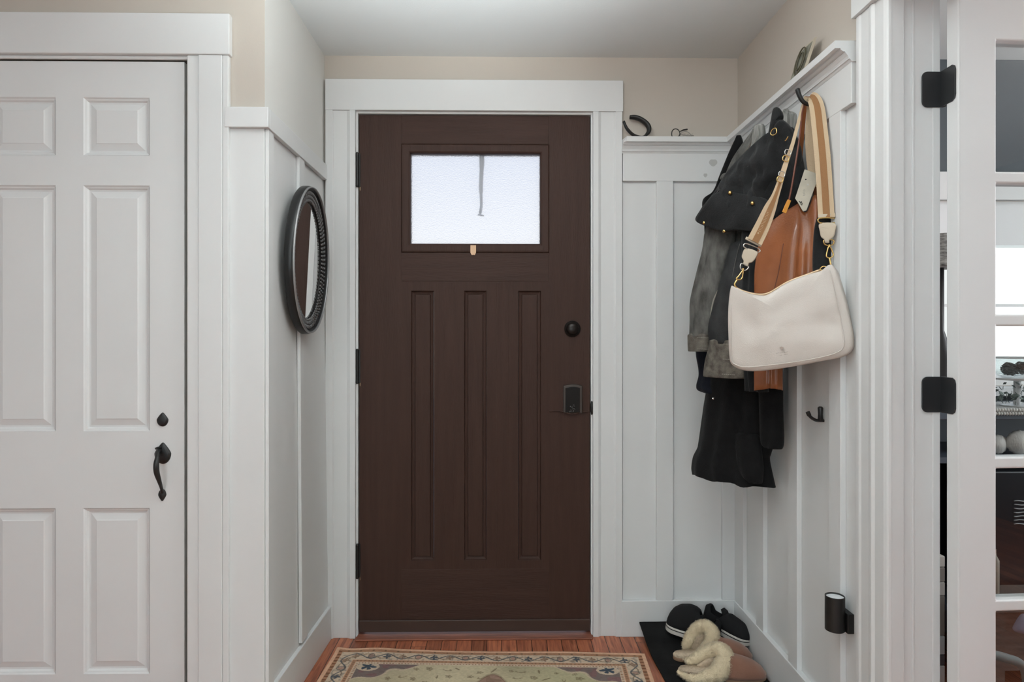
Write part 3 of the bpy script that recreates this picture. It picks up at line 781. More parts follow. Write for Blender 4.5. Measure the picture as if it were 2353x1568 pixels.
def fabric(name, c1, c2, sc1=120, rough=.9, sheen=.2, wv=30, bmp=.6):
    return mat(name, c1, rough, bump=bmp, bscale=sc1*4, sheen=sheen, col2=c2, vscale=wv, spec=.25)
M_blackwool = fabric('black_wool', (.0085, .0085, .009), (.0045, .0045, .005), 60, .95, .05)
M_blackcloth = fabric('washed_black_cloth', (.020, .021, .022), (.005, .0055, .006), 60, .9, .08, wv=12)
M_navy = fabric('dark_navy_knit', (.008, .010, .018), (.004, .005, .009), 60, .9, .05)
M_denim = mat('faded_grey_denim', (.20, .196, .182), .9, bump=1, bscale=420, detail=8, col2=(.062, .060, .055), vscale=34, stretch=(1, 1, .45), spec=.2)
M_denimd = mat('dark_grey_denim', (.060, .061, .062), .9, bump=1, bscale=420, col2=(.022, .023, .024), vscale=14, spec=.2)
M_cuff = mat('worn_denim_cuff', (.22, .20, .17), .9, bump=1, bscale=300, col2=(.085, .074, .062), vscale=45, spec=.2)
M_knit = mat('pale_grey_rib', (.42, .41, .385), .95, bump=1, bscale=80, stretch=(5, 5, .3), col2=(.12, .12, .11), vscale=30)
M_leather = mat('cognac_leather', (.32, .105, .036), .28, bump=.25, bscale=220, coat=.15, var=.22, vscale=9)
M_leatherd = mat('dark_cognac_cord', (.17, .055, .032), .4, bump=.2)
M_cream = mat('cream_pebbled_leather', (.66, .60, .55), .42, bump=.35, bscale=520, var=.03, vscale=10)
M_creamtrim = mat('cream_leather_trim', (.56, .47, .36), .5, bump=.2, bscale=400)
M_web = mat('cream_webbing', (.66, .50, .33), .8, bump=.8, bscale=900)
M_webs = mat('tan_webbing_stripe', (.36, .18, .075), .8, bump=.8, bscale=900)
M_orange = mat('amber_leather_tip', (.75, .33, .05), .35)

# long black coat, farthest along the wall
coat = thing('long_coat', 'long black coat with flared hem hanging behind the denim jacket', 'coat', P(1700, 700, Y=ygar(1700)))
obj('coat_body', garment([(352, 1700, 1740, .02), (420, 1680, 1775, .03), (460, 1668, 1780, .022), (520, 1640, 1786, .022), (620, 1650, 1790, .022), (780, 1640, 1795, .030), (870, 1630, 1795, .052), (960, 1614, 1792, .054), (1028, 1606, 1770, .056), (1042, 1603, 1766, .056), (1062, 1594, 1770, .060), (1088, 1590, 1776, .062), (1103, 1592, 1780, .062)], folds=5, amp=.008, hem=.005, off=.030, seed=1), M_blackwool, coat, smooth=True)
obj('sleeve', garment([(850, 1740, 1797, .02), (930, 1745, 1797, .026), (990, 1748, 1799, .028), (1020, 1752, 1799, .028), (1030, 1758, 1797, .026)], folds=2, amp=.004, off=-.050, seed=4, n=40), M_blackwool, coat, smooth=True)
obj('shoulder', garment([(316, 1692, 1703, .012), (330, 1684, 1706, .016), (352, 1676, 1698, .022), (400, 1656, 1686, .026), (440, 1640, 1668, .028), (456, 1618, 1660, .030), (480, 1616, 1655, .030), (520, 1622, 1652, .028), (620, 1624, 1650, .02)], folds=2, amp=.004, off=.055, seed=3, n=40), M_blackwool, coat, smooth=True)
obj('sleeve', garment([(780, 1598, 1632, .022), (820, 1601, 1636, .024), (848, 1606, 1640, .024), (866, 1607, 1642, .024), (886, 1603, 1650, .032), (898, 1606, 1662, .036), (905, 1624, 1662, .03)], folds=3, amp=.003, off=.01, seed=5, n=40), M_navy, coat, smooth=True)
# ruffled hem tail
obj('hem_flap', garment([(1000, 1690, 1745, .02), (1060, 1694, 1752, .028), (1095, 1704, 1752, .028), (1110, 1722, 1750, .022)], folds=3, amp=.004, off=-.018, seed=9, n=40), M_blackwool, coat, smooth=True)
obj('button', lathe([(.0001, 0), (.004, 0), (.004, .002), (.0001, .003)], P(1639, 916, Y=ygar(1639)-.05), 'y', 12), M_silver, coat)

# grey denim jacket
dj = thing('denim_jacket', 'faded grey denim jacket with folded cuffs hanging by its collar', 'jacket', P(1650, 600, Y=ygar(1650)-.06))
obj('jacket_body', garment([(300, 1728, 1748, .012), (330, 1706, 1744, .02), (365, 1684, 1735, .03), (410, 1664, 1730, .034), (450, 1645, 1728, .038), (520, 1630, 1728, .036), (580, 1632, 1722, .034), (640, 1640, 1716, .030), (700, 1640, 1712, .028)], folds=4, amp=.005, off=-.035, seed=2), M_denim, dj, smooth=True)
obj('collar', garment([(292, 1732, 1756, .012), (312, 1730, 1757, .014), (332, 1728, 1750, .014), (350, 1722, 1742, .012)], folds=6, amp=.004, off=-.075, seed=2, n=48), M_knit, dj, smooth=True)
obj('sleeve', garment([(470, 1640, 1690, .030), (524, 1624, 1690, .034), (570, 1617, 1686, .036), (630, 1602, 1668, .036), (690, 1589, 1655, .035), (740, 1588, 1645, .034), (774, 1587, 1636, .033)], folds=3, amp=.004, off=-.085, seed=6), M_denim, dj, smooth=True)
obj('cuff', garment([(770, 1585, 1637, .034), (776, 1585, 1637, .036), (804, 1586, 1636, .036), (808, 1587, 1635, .034)], folds=1, amp=.0015, off=-.085, seed=1, sharp=2.6), M_cuff, dj, smooth=True)
slv = obj('sleeve', garment([(560, 1680, 1745, .03), (620, 1664, 1745, .036), (690, 1645, 1735, .038), (745, 1631, 1725, .038), (790, 1632, 1722, .038)], folds=3, amp=.004, off=-.125, seed=8), M_denimd, dj, smooth=True)
obj('cuff', garment([(783, 1634, 1718, .038), (800, 1632, 1722, .040), (830, 1624, 1724, .042), (862, 1620, 1722, .042), (868, 1622, 1716, .040)], folds=2, amp=.002, off=-.125, seed=3, sharp=2.4), M_cuff, dj, smooth=True)
M_stitch = mat('pale_seam', (.36, .34, .29), .9)
# seams on the jacket
def seam(pts, r=.0016, n=6):
    return tube_mesh([Vector(q) for q in cr([tuple(P(px, py, Y=y)) for px, py, y in pts], 6)], r, n)
obj('seam', seam([(1742, 305, ygar(1742)-.065), (1720, 340, ygar(1720)-.075), (1690, 380, ygar(1690)-.08), (1662, 408, ygar(1662)-.080)], .0035), M_cuff, dj, smooth=True)
obj('seam', seam([(1686, 560, ygar(1686)-.125), (1664, 640, ygar(1664)-.13), (1640, 690, ygar(1640)-.12), (1631, 745, ygar(1631)-.125)], .0028), M_stitch, dj, smooth=True)
for (a0, b0, a1, b1, off_, th_, pc, ph) in ((1590, 776, 1632, 777, -.085, .041, 1611, 26), (1590, 802, 1632, 803, -.085, .041, 1611, 26), (1636, 790, 1686, 792, -.125, .046, 1676, 45), (1628, 858, 1690, 862, -.125, .048, 1671, 51), (1632, 824, 1690, 827, -.125, .048, 1673, 50)):
    bm = bmesh.new(); nn = 14; ysf = lambda p_: ygar(p_)+off_-th_*math.sqrt(max(0, 1-((p_-pc)/ph)**2))-.0025
    for q in range(nn):
        ta, tb = q/nn, (q+.55)/nn
        tube_mesh([P(a0+(a1-a0)*t, b0+(b1-b0)*t, Y=ysf(a0+(a1-a0)*t)) for t in (ta, tb)], .0011, 5, bm=bm)
    obj('stitching', bm, M_stitch, dj)
obj('flap', pillow([(1655, 408), (1664, 398), (1690, 398), (1694, 408), (1682, 416), (1658, 414)], lambda a, b: ygar(a)-.088, .010, rings=5), M_denim, dj, smooth=True)

# dark cotton jacket hanging between, shows as folds below the black bag
bj = thing('dark_jacket', 'black cotton jacket hanging between denim jacket and brown bag', 'jacket', P(1730, 600, Y=ygar(1730)-.12))
obj('jacket_body', garment([(300, 1800, 1822, .015), (380, 1780, 1842, .03), (460, 1740, 1846, .035), (510, 1710, 1800, .035), (570, 1706, 1780, .034), (650, 1712, 1775, .034), (720, 1712, 1770, .034), (790, 1714, 1765, .032), (850, 1714, 1760, .030), (900, 1716, 1765, .026)], folds=4, amp=.006, off=-.140, seed=12), M_blackcloth, bj, smooth=True)
obj('seam', seam([(1700, 560, ygar(1700)-.172), (1690, 600, ygar(1690)-.170), (1680, 650, ygar(1680)-.168)], .0013), M_denim, bj, smooth=True)

# grey scarf tucked behind
gs = obj('grey_scarf', garment([(256, 1799, 1812, .010), (268, 1795, 1829, .014), (292, 1795, 1830, .016), (330, 1790, 1828, .018), (400, 1788, 1830, .018)], folds=7, amp=.005, off=-.03, seed=5, n=56), M_knit, smooth=True)
tag(gs, 'crumpled pale grey scarf end showing behind the black bag', 'scarf')

# black bag with gold rivets, on the third hook
YB = -.150
bb = thing('black_bag', 'slouchy black fabric bag with gold rivets and buckle', 'bag', P(1730, 400, Y=ygar(1730)+YB))
M_blackbag = fabric('black_suede', (.026, .027, .028), (.0035, .0035, .004), 60, .85, .1, wv=10, bmp=.7)
ob = [(1779, 303), (1800, 312), (1822, 322), (1836, 335), (1838, 372), (1822, 420), (1800, 462), (1784, 492), (1766, 514), (1745, 528), (1716, 534), (1690, 530), (1664, 533), (1634, 524), (1608, 514), (1600, 504), (1612, 484), (1628, 464), (1642, 446), (1656, 424), (1672, 398), (1698, 368), (1722, 344), (1746, 322), (1764, 308)]
obj('bag_body', pillow(ob, lambda a, b: ygar(a)+YB+.0002*(b-400)*.3, .062, amp=.034, rings=26, per=6), M_blackbag, bb, smooth=True)
obj('bag_flap', pillow([(1600, 505), (1618, 474), (1640, 447), (1665, 440), (1705, 446), (1745, 452), (1775, 470), (1768, 508), (1745, 528), (1716, 531), (1690, 528), (1664, 532), (1634, 524), (1612, 516)], lambda a, b: ygar(a)+YB-.034, .022, amp=.010, rings=12, per=5, seed=4), M_blackbag, bb, smooth=True)
obj('top_loop', pillow([(1780, 250), (1788, 247), (1795, 256), (1797, 266), (1793, 276), (1802, 290), (1806, 318), (1790, 330), (1768, 318), (1770, 296), (1775, 272)], lambda a, b: ygar(a)+YB+.01, .030, amp=.010, rings=8), M_blackbag, bb, smooth=True)
obj('neck', pillow([(1796, 276), (1808, 284), (1822, 304), (1834, 330), (1820, 350), (1790, 345), (1780, 320), (1784, 292)], lambda a, b: ygar(a)+YB-.01, .04, amp=.02, rings=8, seed=8), M_blackbag, bb, smooth=True)
def ring_px(pts, Y, r, closed=True, n=8):
    c_ = crc(pts, 5) if closed else cr(pts, 5)
    return tube_mesh([P(a, b, Y=Y(a, b) if callable(Y) else Y) for a, b in c_], r, n, closed=closed)
obj('buckle', ring_px([(1783, 295), (1775, 298), (1771, 307), (1776, 311), (1784, 306)], lambda a, b: ygar(a)+YB-.045, .0016), M_gold, bb, smooth=True)
obj('buckle', ring_px([(1811, 314), (1807, 321), (1804, 324)], lambda a, b: ygar(a)+YB-.055, .0017, closed=False), M_gold, bb, smooth=True)
for a, b in ((1678, 443), (1729.5, 467), (1665, 531), (1619, 512)):
    obj('rivet', lathe([(.0001, -.006), (.0062, -.006), (.0062, .001), (.0045, .0035), (.0001, .0045)], P(a, b, Y=ygar(a)+YB-.048 if b < 500 else ygar(a)+YB-.036), 'y', 16), M_gold, bb, smooth=True)
obj('edge_piping', seam([(1668, 414, ygar(1668)+YB-.03), (1650, 440, ygar(1650)+YB-.035), (1630, 466, ygar(1630)+YB-.035), (1602, 502, ygar(1602)+YB-.030)], .0022), mat('shiny_black_edge', (.05, .05, .052), .25), bb, smooth=True)

# second black bag at the wall behind the striped strap
sb_ = obj('black_pouch', pillow([(1880, 498), (1927, 501), (1930, 560), (1926, 640), (1905, 660), (1872, 650), (1868, 570)], lambda a, b: 1.795-(a-1900)*.0003+.020, .028, rings=8, power=4), M_blackcloth, smooth=True)
tag(sb_, 'flat black pouch against the wall behind the cream bag strap', 'bag')

# brown leather tote
yt = lambda a, b: 1.985-(a-1733)/152*.125
tt = thing('leather_tote', 'glossy cognac brown leather tote hanging behind the white bag', 'bag', P(1800, 600, Y=1.94))
def tote_mesh():
    # columns across, rows down; soft vertical folds, closed front/back
    top = cr([(1740, 505), (1757, 474), (1775, 470), (1795, 468), (1806, 468), (1815, 462), (1824, 452), (1831, 450), (1836, 466), (1842, 482), (1850, 489), (1857, 486), (1864, 470), (1870, 452), (1877, 450), (1880, 466), (1882, 500)], 4)
    bot = [(1735+(k/(len(top)-1))*(1866-1735), 898 - 6*math.sin(k/(len(top)-1)*3.1)) for k in range(len(top))]
    nr_ = 34; bm = bmesh.new(); FR, BK = [], []
    for j in range(nr_+1):
        v = j/nr_; A, B = [], []
        for k, (t_, b_) in enumerate(zip(top, bot)):
            u = k/(len(top)-1)
            # left edge drifts: 1757@470 -> 1741@560 -> 1733@670 -> 1735@898 ; right 1882@500 -> 1885@600
            py = t_[1]+(b_[1]-t_[1])*v
            xl_ = 1733+24*(1-ss(470, 640, py)) ; xr_ = 1884-86*ss(690, 846, py)
            px = t_[0]*(1-ss(0, .12, v))+(xl_+(xr_-xl_)*(t_[0]-1740)/142)*ss(0, .12, v)
            d = .020*math.sin(math.pi*min(1, max(0, u)))**.5*(.35+.65*ss(0, .3, v))+.0015
            f = (.0075*math.sin(9.5*u+1.2+.8*v)+.004*math.sin(23*u+2*v))*ss(0, .25, v)*math.sin(math.pi*u)**.5
            y = yt(px, py)
            p = P(px, py, Y=y); n_ = Vector((-.64, -.77, 0))
            A.append(bm.verts.new(p+n_*(d+f))); B.append(bm.verts.new(p-n_*(d*.8)))
        FR.append(A); BK.append(B)
    m_ = len(top)
    for S in (FR, BK):
        for a, b in zip(S, S[1:]):
            for k in range(m_-1): bm.faces.new((a[k], a[k+1], b[k+1], b[k]))
    for j in range(nr_):
        bm.faces.new((FR[j][0], FR[j+1][0], BK[j+1][0], BK[j][0])); bm.faces.new((FR[j][-1], FR[j+1][-1], BK[j+1][-1], BK[j][-1]))
    for k in range(m_-1):
        bm.faces.new((FR[0][k], FR[0][k+1], BK[0][k+1], BK[0][k])); bm.faces.new((FR[-1][k], FR[-1][k+1], BK[-1][k+1], BK[-1][k]))
    return bm
obj('bag_body', tote_mesh(), M_leather, tt, smooth=True)
obj('seam', seam([(1800, 560, yt(1800, 0)-.034), (1790, 620, yt(1790, 0)-.036), (1778, 670, yt(1778, 0)-.036)], .0012), M_leatherd, tt, smooth=True)
obj('cord_strap', tube_mesh([Vector(q) for q in cr([tuple(P(a, b, Y=y)) for a, b, y in ((1852, 224, 1.905), (1843, 262, 1.88), (1838, 310, 1.845), (1829, 370, 1.835), (1819, 430, 1.835), (1811, 468, 1.842))], 6)], .0026, 8), M_leatherd, tt, smooth=True)
obj('strap_tip', strap([(1813, 460, 4, 1.840, 0), (1807, 474, 4.5, 1.842, 0), (1801, 489, 4.5, 1.845, 0)], .004, lift=.002), M_orange, tt, bevel=.0006)
obj('handle', strap([(1853, 222, 3, 1.925, 0), (1846, 270, 5, 1.925, .0), (1840, 340, 5, 1.93, 0), (1836, 400, 5, 1.93, 0), (1831, 456, 5, 1.93, 0)], .004), M_leather, tt)
obj('handle', strap([(1858, 222, 3, 1.925, 0), (1866, 300, 4, 1.925, .0), (1871, 400, 4, 1.92, 0), (1874, 456, 4, 1.905, 0)], .004), M_leather, tt)
# swing tag tucked in the tote
ytag = lambda a, b: 1.862-(b-390)*.00005
def quad_panel(corners, yf, th):
    bm = bmesh.new(); a = [bm.verts.new(P(x, y, Y=yf(x, y)-th/2)) for x, y in corners]; b = [bm.verts.new(P(x, y, Y=yf(x, y)+th/2)) for x, y in corners]
    bm.faces.new(a); bm.faces.new(b[::-1]); n = len(corners)
    for k in range(n): bm.faces.new((a[k], a[(k+1) % n], b[(k+1) % n], b[k]))
    return bm
M_card = mat('pale_card', (.70, .645, .53), .65, bump=.2, bscale=500, var=.08, vscale=30)
tg = obj('swing_tag', quad_panel([(1849, 389), (1880, 400), (1879, 412), (1853, 484), (1845, 486), (1836, 470), (1827, 456)], ytag, .0022), M_card, bevel=.0005)
tag(tg, 'pale card tag with a small hole tucked in the brown tote', 'tag')
M_ink = mat('dark_ink', (.03, .03, .028), .7); M_inkl = mat('faint_grey_ink', (.30, .29, .26), .7)
def dot(px, py, r, yf, m, par, name):
    return obj(name, lathe([(.0001, 0), (r, 0), (r, .0006), (.0001, .0007)], P(px, py, Y=yf(px, py)-.0012), 'y', 14), m, par)
dot(1851.5, 412.5, .0022, ytag, M_ink, tg, 'tag_hole')
dot(1856, 424.5, .0028, ytag, mat('pale_emblem', (.72, .70, .64), .4), tg, 'emblem')
bm = bmesh.new()
for k in range(6):
    a, b = 1848+.9*math.sin(k*2.1), 436+k*2.6
    tube_mesh([P(a-2.6, b+1.2, Y=ytag(a, b)-.0014), P(a+1.8, b+.2, Y=ytag(a, b)-.0014)], .0004, 5, bm=bm)
obj('print', bm, M_inkl, tg)
bm = bmesh.new()
for (a, b, c_, d_) in ((1836, 462, 1840, 467), (1838, 466, 1842, 463), (1839, 468, 1843, 472), (1841, 464, 1844, 470)):
    tube_mesh([P(a, b, Y=ytag(a, b)-.0014), P(c_, d_, Y=ytag(a, b)-.0014)], .0010, 6, bm=bm)
obj('stain', bm, M_ink, tg)

# white shoulder bag
yw = lambda a, b: 1.890-(a-1676)/287*.165
wb = thing('shoulder_bag', 'off-white leather shoulder bag with gold clasps and wide striped strap', 'bag', P(1820, 740, Y=1.80))
def wbag():
    lt = [(1683, 660), (1690, 661), (1705, 668), (1730, 677), (1752, 680), (1765, 679), (1785, 668), (1805, 655), (1835, 641), (1865, 631), (1890, 624), (1905, 612), (1914, 611), (1920, 617), (1928, 632)]
    rt = [(1940, 672), (1951, 712), (1961, 756), (1965, 782), (1963, 800), (1953, 812), (1932, 822)]
    bt_ = [(1900, 828), (1850, 838), (1800, 846), (1750, 852), (1720, 852), (1697, 846), (1683, 835), (1679, 818), (1677, 780), (1676, 730), (1678, 690)]
    return lt+rt+bt_
obj('bag_body', pillow(wbag(), yw, .085, rings=26, per=4, power=3.6, amp=.010, edge=.55, seed=3), M_cream, wb, smooth=True)
front = lambda d: (lambda a, b: yw(a, b)-d)
# seam/piping: bottom and right side gusset edge
obj('piping', seam([(1679, 700, yw(1679, 0)-.034), (1679, 770, yw(1679, 0)-.036), (1681, 825, yw(1681, 0)-.036), (1692, 839, yw(1692, 0)-.036), (1720, 844, yw(1720, 0)-.038), (1800, 836, yw(1800, 0)-.039), (1870, 825, yw(1870, 0)-.039), (1920, 812, yw(1920, 0)-.038), (1938, 797, yw(1938, 0)-.036), (1938, 770, yw(1938, 0)-.038), (1928, 710, yw(1928, 0)-.038), (1915, 650, yw(1915, 0)-.036), (1907, 622, yw(1907, 0)-.032)], .0014), M_cream, wb, smooth=True)
zp = [(1690, 663), (1708, 671), (1730, 677), (1752, 679), (1770, 674), (1790, 662), (1815, 648), (1850, 635), (1885, 622)]
obj('zip', tube_mesh([Vector(q) for q in cr([tuple(P(a, b-1.5, Y=yw(a, b)+.0)) for a, b in zp], 5)], .0036, 8), mat('zip_teeth', (.55, .40, .26), .35, metal=.7), wb, smooth=True)
obj('zip_pull', ring_px([(1884, 619), (1890, 613), (1897, 613), (1896, 618), (1889, 621)], lambda a, b: yw(a, b)-.012, .0014), M_gold, wb, smooth=True)
bm = bmesh.new(); a0 = P(1796, 801, Y=yw(1796, 0)-.0475)
# small spade emblem
n_ = Vector((-.5, -.866, 0)); e_ = Vector((.866, -.5, 0))
pts = [(-.0048, .003), (0, .0052), (.0048, .003), (.0030, -.0005), (.0, -.0040), (-.0030, -.0005)]
A = [bm.verts.new(a0+e_*x+Vector((0, 0, z))+n_*.0012) for x, z in pts]; B = [bm.verts.new(a0+e_*x+Vector((0, 0, z))-n_*.006) for x, z in pts]
bm.faces.new(A); bm.faces.new(B[::-1])
for k in range(6): bm.faces.new((A[k], A[(k+1) % 6], B[(k+1) % 6], B[k]))
obj('emblem', bm, mat('rose_metal', (.50, .40, .34), .3, metal=.6), wb)
bm = bmesh.new()
for a, b, c_, d_ in ((1783, 812.5, 1791, 811), (1793, 811.5, 1799, 810.5), (1801, 810.5, 1810, 808.5), (1791, 817, 1797, 816), (1802, 815.5, 1810, 814)):
    tube_mesh([P(a, b, Y=yw(a, 0)-.0465), P(c_, d_, Y=yw(c_, 0)-.0465)], .0007, 6, bm=bm)
obj('debossed_text', bm, mat('debossed_cream', (.42, .37, .33), .5), wb)
# strap, right run
ra_ = [(1863, 221, 9, 1.870, .004), (1870, 227, 15, 1.852, .008), (1878, 250, 17.5, 1.832, .011), (1884, 300, 18, 1.815, .012), (1890, 360, 18.5, 1.800, .012), (1895, 430, 18.5, 1.792, .012), (1899, 500, 19, 1.785, .012)]
obj('strap', strap(ra_, .003), M_web, wb)
obj('strap_stripe', strap(ra_, .0012, fr=(-.38, .46), lift=.0022), M_webs, wb)
# inner loop of the strap, turned
rb_ = [(1857, 224, 4, 1.90, .002), (1860, 260, 7, 1.895, .004), (1862, 310, 12, 1.89, .006), (1865, 360, 13, 1.885, .006), (1869, 405, 11, 1.88, .006), (1872, 430, 9, 1.88, .006)]
obj('strap', strap(rb_, .003), M_web, wb)
# left run, edge-on then twisting open
rc_ = [(1852, 223, 4.5, 1.895, .002), (1843, 250, 3.6, 1.892, .002), (1831, 295, 3.8, 1.855, .002), (1820, 335, 4.2, 1.84, .002), (1806, 375, 5.5, 1.838, .002), (1792, 420, 7, 1.84, .003), (1781, 452, 9, 1.845, .004), (1769, 480, 14, 1.855, .006), (1752, 520, 17, 1.865, .008), (1734, 556, 18, 1.872, .010)]
obj('strap', strap(rc_, .003), M_web, wb)
obj('strap_stripe', strap(rc_[5:], .0012, fr=(-.35, .50), lift=.0022), M_webs, wb)
# woven lettering on the left run (illegible in the photo): a dot and short strokes
bm = bmesh.new()
for k in range(15):
    t = k/14; a, b = 1746+t*21, 530-t*46
    tube_mesh([P(a-3.2+.8*math.sin(k*2.3), b+.6, Y=1.855), P(a+2.6, b+2.2+.7*math.cos(k*1.7), Y=1.855)], .0005, 5, bm=bm)
lathe([(.0001, 0), (.0022, 0), (.0022, .001), (.0001, .001)], P(1742, 536, Y=1.855), 'y', 12, bm=bm)
obj('woven_lettering', bm, mat('pale_thread', (.72, .55, .36), .7), wb)
# buckles on left run
for a, b in ((1811, 350), (1806, 364), (1797, 400), (1793, 412)):
    obj('slider', ring_px([(a-5, b-6), (a+6, b-3), (a+4, b+7), (a-7, b+4)], 1.832, .0013), M_silver if b in (350, 400) else M_gold, wb, smooth=True)
# strap end keepers and leather tabs
def tabset(pts_keep, pts_tab, Yt, ringpts, clasp, metal, rot=0):
    obj('strap_keeper', strap([(*pts_keep[0], 20, Yt, .010), (*pts_keep[1], 20, Yt, .010)], .006), M_creamtrim, wb, bevel=.001)
    obj('leather_tab', pillow(pts_tab, lambda a, b: Yt-(a-pts_tab[0][0])*.0006, .008, rings=6, per=4, power=3, edge=.6), M_creamtrim, wb, smooth=True)
    obj('slide_bar', ring_px(ringpts[0], Yt-.004, .0018), metal, wb, smooth=True)
    obj('d_ring', ring_px(ringpts[1], Yt-.002, .0019), metal, wb, smooth=True)
    obj('clasp', ring_px(clasp[0], Yt-.002, .0019), M_gold, wb, smooth=True)
    obj('clasp_base', ring_px(clasp[1], Yt-.002, .0030, closed=False), M_gold, wb, smooth=True)
tabset([(1899.5, 492), (1900, 500)], [(1884, 514), (1919, 514), (1919, 534), (1915, 545), (1906, 552), (1905, 558), (1896, 558), (1894, 551), (1887, 545), (1884, 532)], 1.785,
       [[(1883, 502), (1919, 502), (1918, 512), (1884, 512)], [(1894, 552), (1914, 552), (1915, 560), (1909, 564), (1900, 564), (1894, 560)]],
       [[(1904, 567), (1899, 585), (1900, 591), (1907, 593), (1914, 588), (1914, 582), (1908, 568)], [(1905, 562), (1906, 568)]], M_gold)
obj('clasp_base', ring_px([(1906, 593), (1907, 600), (1908, 606), (1910, 612)], 1.783, .0028, closed=False), M_gold, wb, smooth=True)
tabset([(1733, 553), (1730, 559)], [(1714, 571), (1740, 579), (1736, 594), (1728, 603), (1721, 605), (1718, 612), (1708, 608), (1709, 600), (1705, 592), (1706, 584)], 1.880,
       [[(1714, 560), (1744, 572), (1742, 580), (1711, 569)], [(1704, 606), (1701, 616), (1707, 621), (1714, 621), (1720, 613)]],
       [[(1707, 622), (1697, 635), (1692, 641), (1700, 643), (1705, 639), (1707, 630)], [(1708, 617), (1707, 624)]], M_silver)
obj('clasp_base', ring_px([(1695, 641), (1692, 646), (1688, 654), (1692, 661)], 1.880, .0026, closed=False), M_gold, wb, smooth=True)

# ------------------------------------------------------------------ shelf things
# black headband, leaning on the ledge against the wall
hbm = bmesh.new()
pts = [(1433, 279), (1440, 295), (1452, 308), (1464, 313.5), (1478, 314), (1487, 308), (1491.5, 298), (1487, 286), (1473, 275), (1459, 270), (1447, 269.5)]
yh = [2.515, 2.515, 2.520, 2.525, 2.530, 2.535, 2.538, 2.540, 2.542, 2.545, 2.545]
pth = cr([(*P(a, b, Y=y), r) for (a, b), y, r in zip(pts, yh, [.0072, .0082, .0085, .0078, .0055, .0090, .0112, .0115, .0112, .0108, .0090])], 5)
tube_mesh([Vector(q[:3]) for q in pth], [float(q[3]) for q in pth], 12, flat=.7, bm=hbm)
tag(obj('headband', hbm, mat('matte_black_band', (.010, .010, .010), .5), smooth=True), 'matte black curved headband standing on the ledge by the door casing', 'headband')
# glasses: dark wire frame with clear folded temple
gp = P(1560, 306, Y=2.53)
gl_ = thing('eyeglasses', 'small clear folded eyeglasses with thin dark rim on the ledge', 'glasses', (gp.x, gp.y, szt))
obj('rim', ring_px([(1545, 314), (1544, 303), (1549, 297), (1556, 297), (1561, 302), (1562, 309), (1557, 314.5)], 2.515, .0019), M_black, gl_, smooth=True)
obj('rim', ring_px([(1564, 314), (1565, 306), (1572, 302), (1580, 303), (1586, 308), (1588, 314.5)], 2.52, .0017), mat('clear_acetate', (.38, .36, .33), .2), gl_, smooth=True)
obj('temple', tube_mesh([P(1563, 302, Y=2.52), P(1570, 299, Y=2.525), P(1579, 297.5, Y=2.53)], [.0018, .0030, .0034], 8), M_black, gl_, smooth=True)
obj('temple', tube_mesh([P(1565, 308, Y=2.512), P(1578, 311, Y=2.512), P(1594, 312, Y=2.515)], [.0026, .0022, .0015], 8), bpy.data.materials['clear_acetate'], gl_, smooth=True)
bm = bmesh.new()
for k in range(9):
    a = 1567+k*2.8; tube_mesh([P(a, 314.5, Y=2.518), P(a+1.5, 309-(k % 3), Y=2.514)], .0009, 5, bm=bm)
obj('nose_wires', bm, bpy.data.materials['clear_acetate'], gl_)
# small ornate picture leaning on the right wall ledge
def ly(px, py): return P(px, py, X=XR-.028).y
def lean_pt(px, py, dx):   # board leaning: base out from the wall, top near it
    zb_ = szt; p = P(px, py, X=XR-.03)
    for _ in range(5):
        t = (p.z-zb_)/.14; p = P(px, py, X=XR-.050+.035*t+dx)
    return p
cardc = [(1821, 181), (1829, 150), (1844, 118), (1858, 107), (1872, 104), (1870, 112), (1860, 138), (1848, 162)]
pcx = thing('picture_frame', 'small ornate picture leaning on the wall above the coats', 'picture', (XR-.03, 1.9, szt))
def lean_panel(c, th, dx):
    bm = bmesh.new(); a = [bm.verts.new(lean_pt(x, y, dx)) for x, y in c]; b = [bm.verts.new(v.co+Vector((th, 0, 0))) for v in a]
    bm.faces.new(a); bm.faces.new(b[::-1]); n = len(c)
    for k in range(n): bm.faces.new((a[k], a[(k+1) % n], b[(k+1) % n], b[k]))
    return bm
# build as a true upright board: width along Y, height Z, slightly tilted
y0f, y1f = P(1850, 156, X=XR-.045).y, P(1825, 178, X=XR-.045).y
y0f, y1f = 1.885, 1.985
bz = .098
def brd(bm, ya_, yb_, za_, zb__, d0, d1):
    vs = []
    for y in (ya_, yb_):
        for z in (za_, zb__):
            for d in (d0, d1):
                vs.append(bm.verts.new((XR-.050+.035*(z-szt)/.14*1.3-d, y, z)))
    for f in ((0, 1, 3, 2), (4, 6, 7, 5), (0, 4, 5, 1), (2, 3, 7, 6), (0, 2, 6, 4), (1, 5, 7, 3)): bm.faces.new([vs[i] for i in f])
bm = bmesh.new(); brd(bm, y0f, y1f, szt+.0005, szt+bz, 0, .006)
obj('board', bm, mat('cream_card_edge', (.52, .46, .36), .6), pcx)
bm = bmesh.new(); brd(bm, y0f+.008, y1f-.006, szt+.008, szt+bz-.008, .006, .0075)
obj('print', bm, mat('sage_print', (.30, .30, .24), .6, col2=(.09, .08, .06), vscale=40), pcx)
bm = bmesh.new(); cyy, czz = (y0f+y1f)/2, szt+bz*.5
for rr in (.033, .021):
    tube_mesh([(XR-.050+.035*(czz+rr*1.2*math.sin(t)-szt)/.14-.008, cyy+rr*math.cos(t)*.9, czz+rr*1.2*math.sin(t)) for t in np.linspace(0, 2*math.pi, 25)[:-1]], .0022, 6, closed=True, bm=bm)
obj('ornament', bm, mat('dark_olive', (.10, .09, .055), .5), pcx, smooth=True)

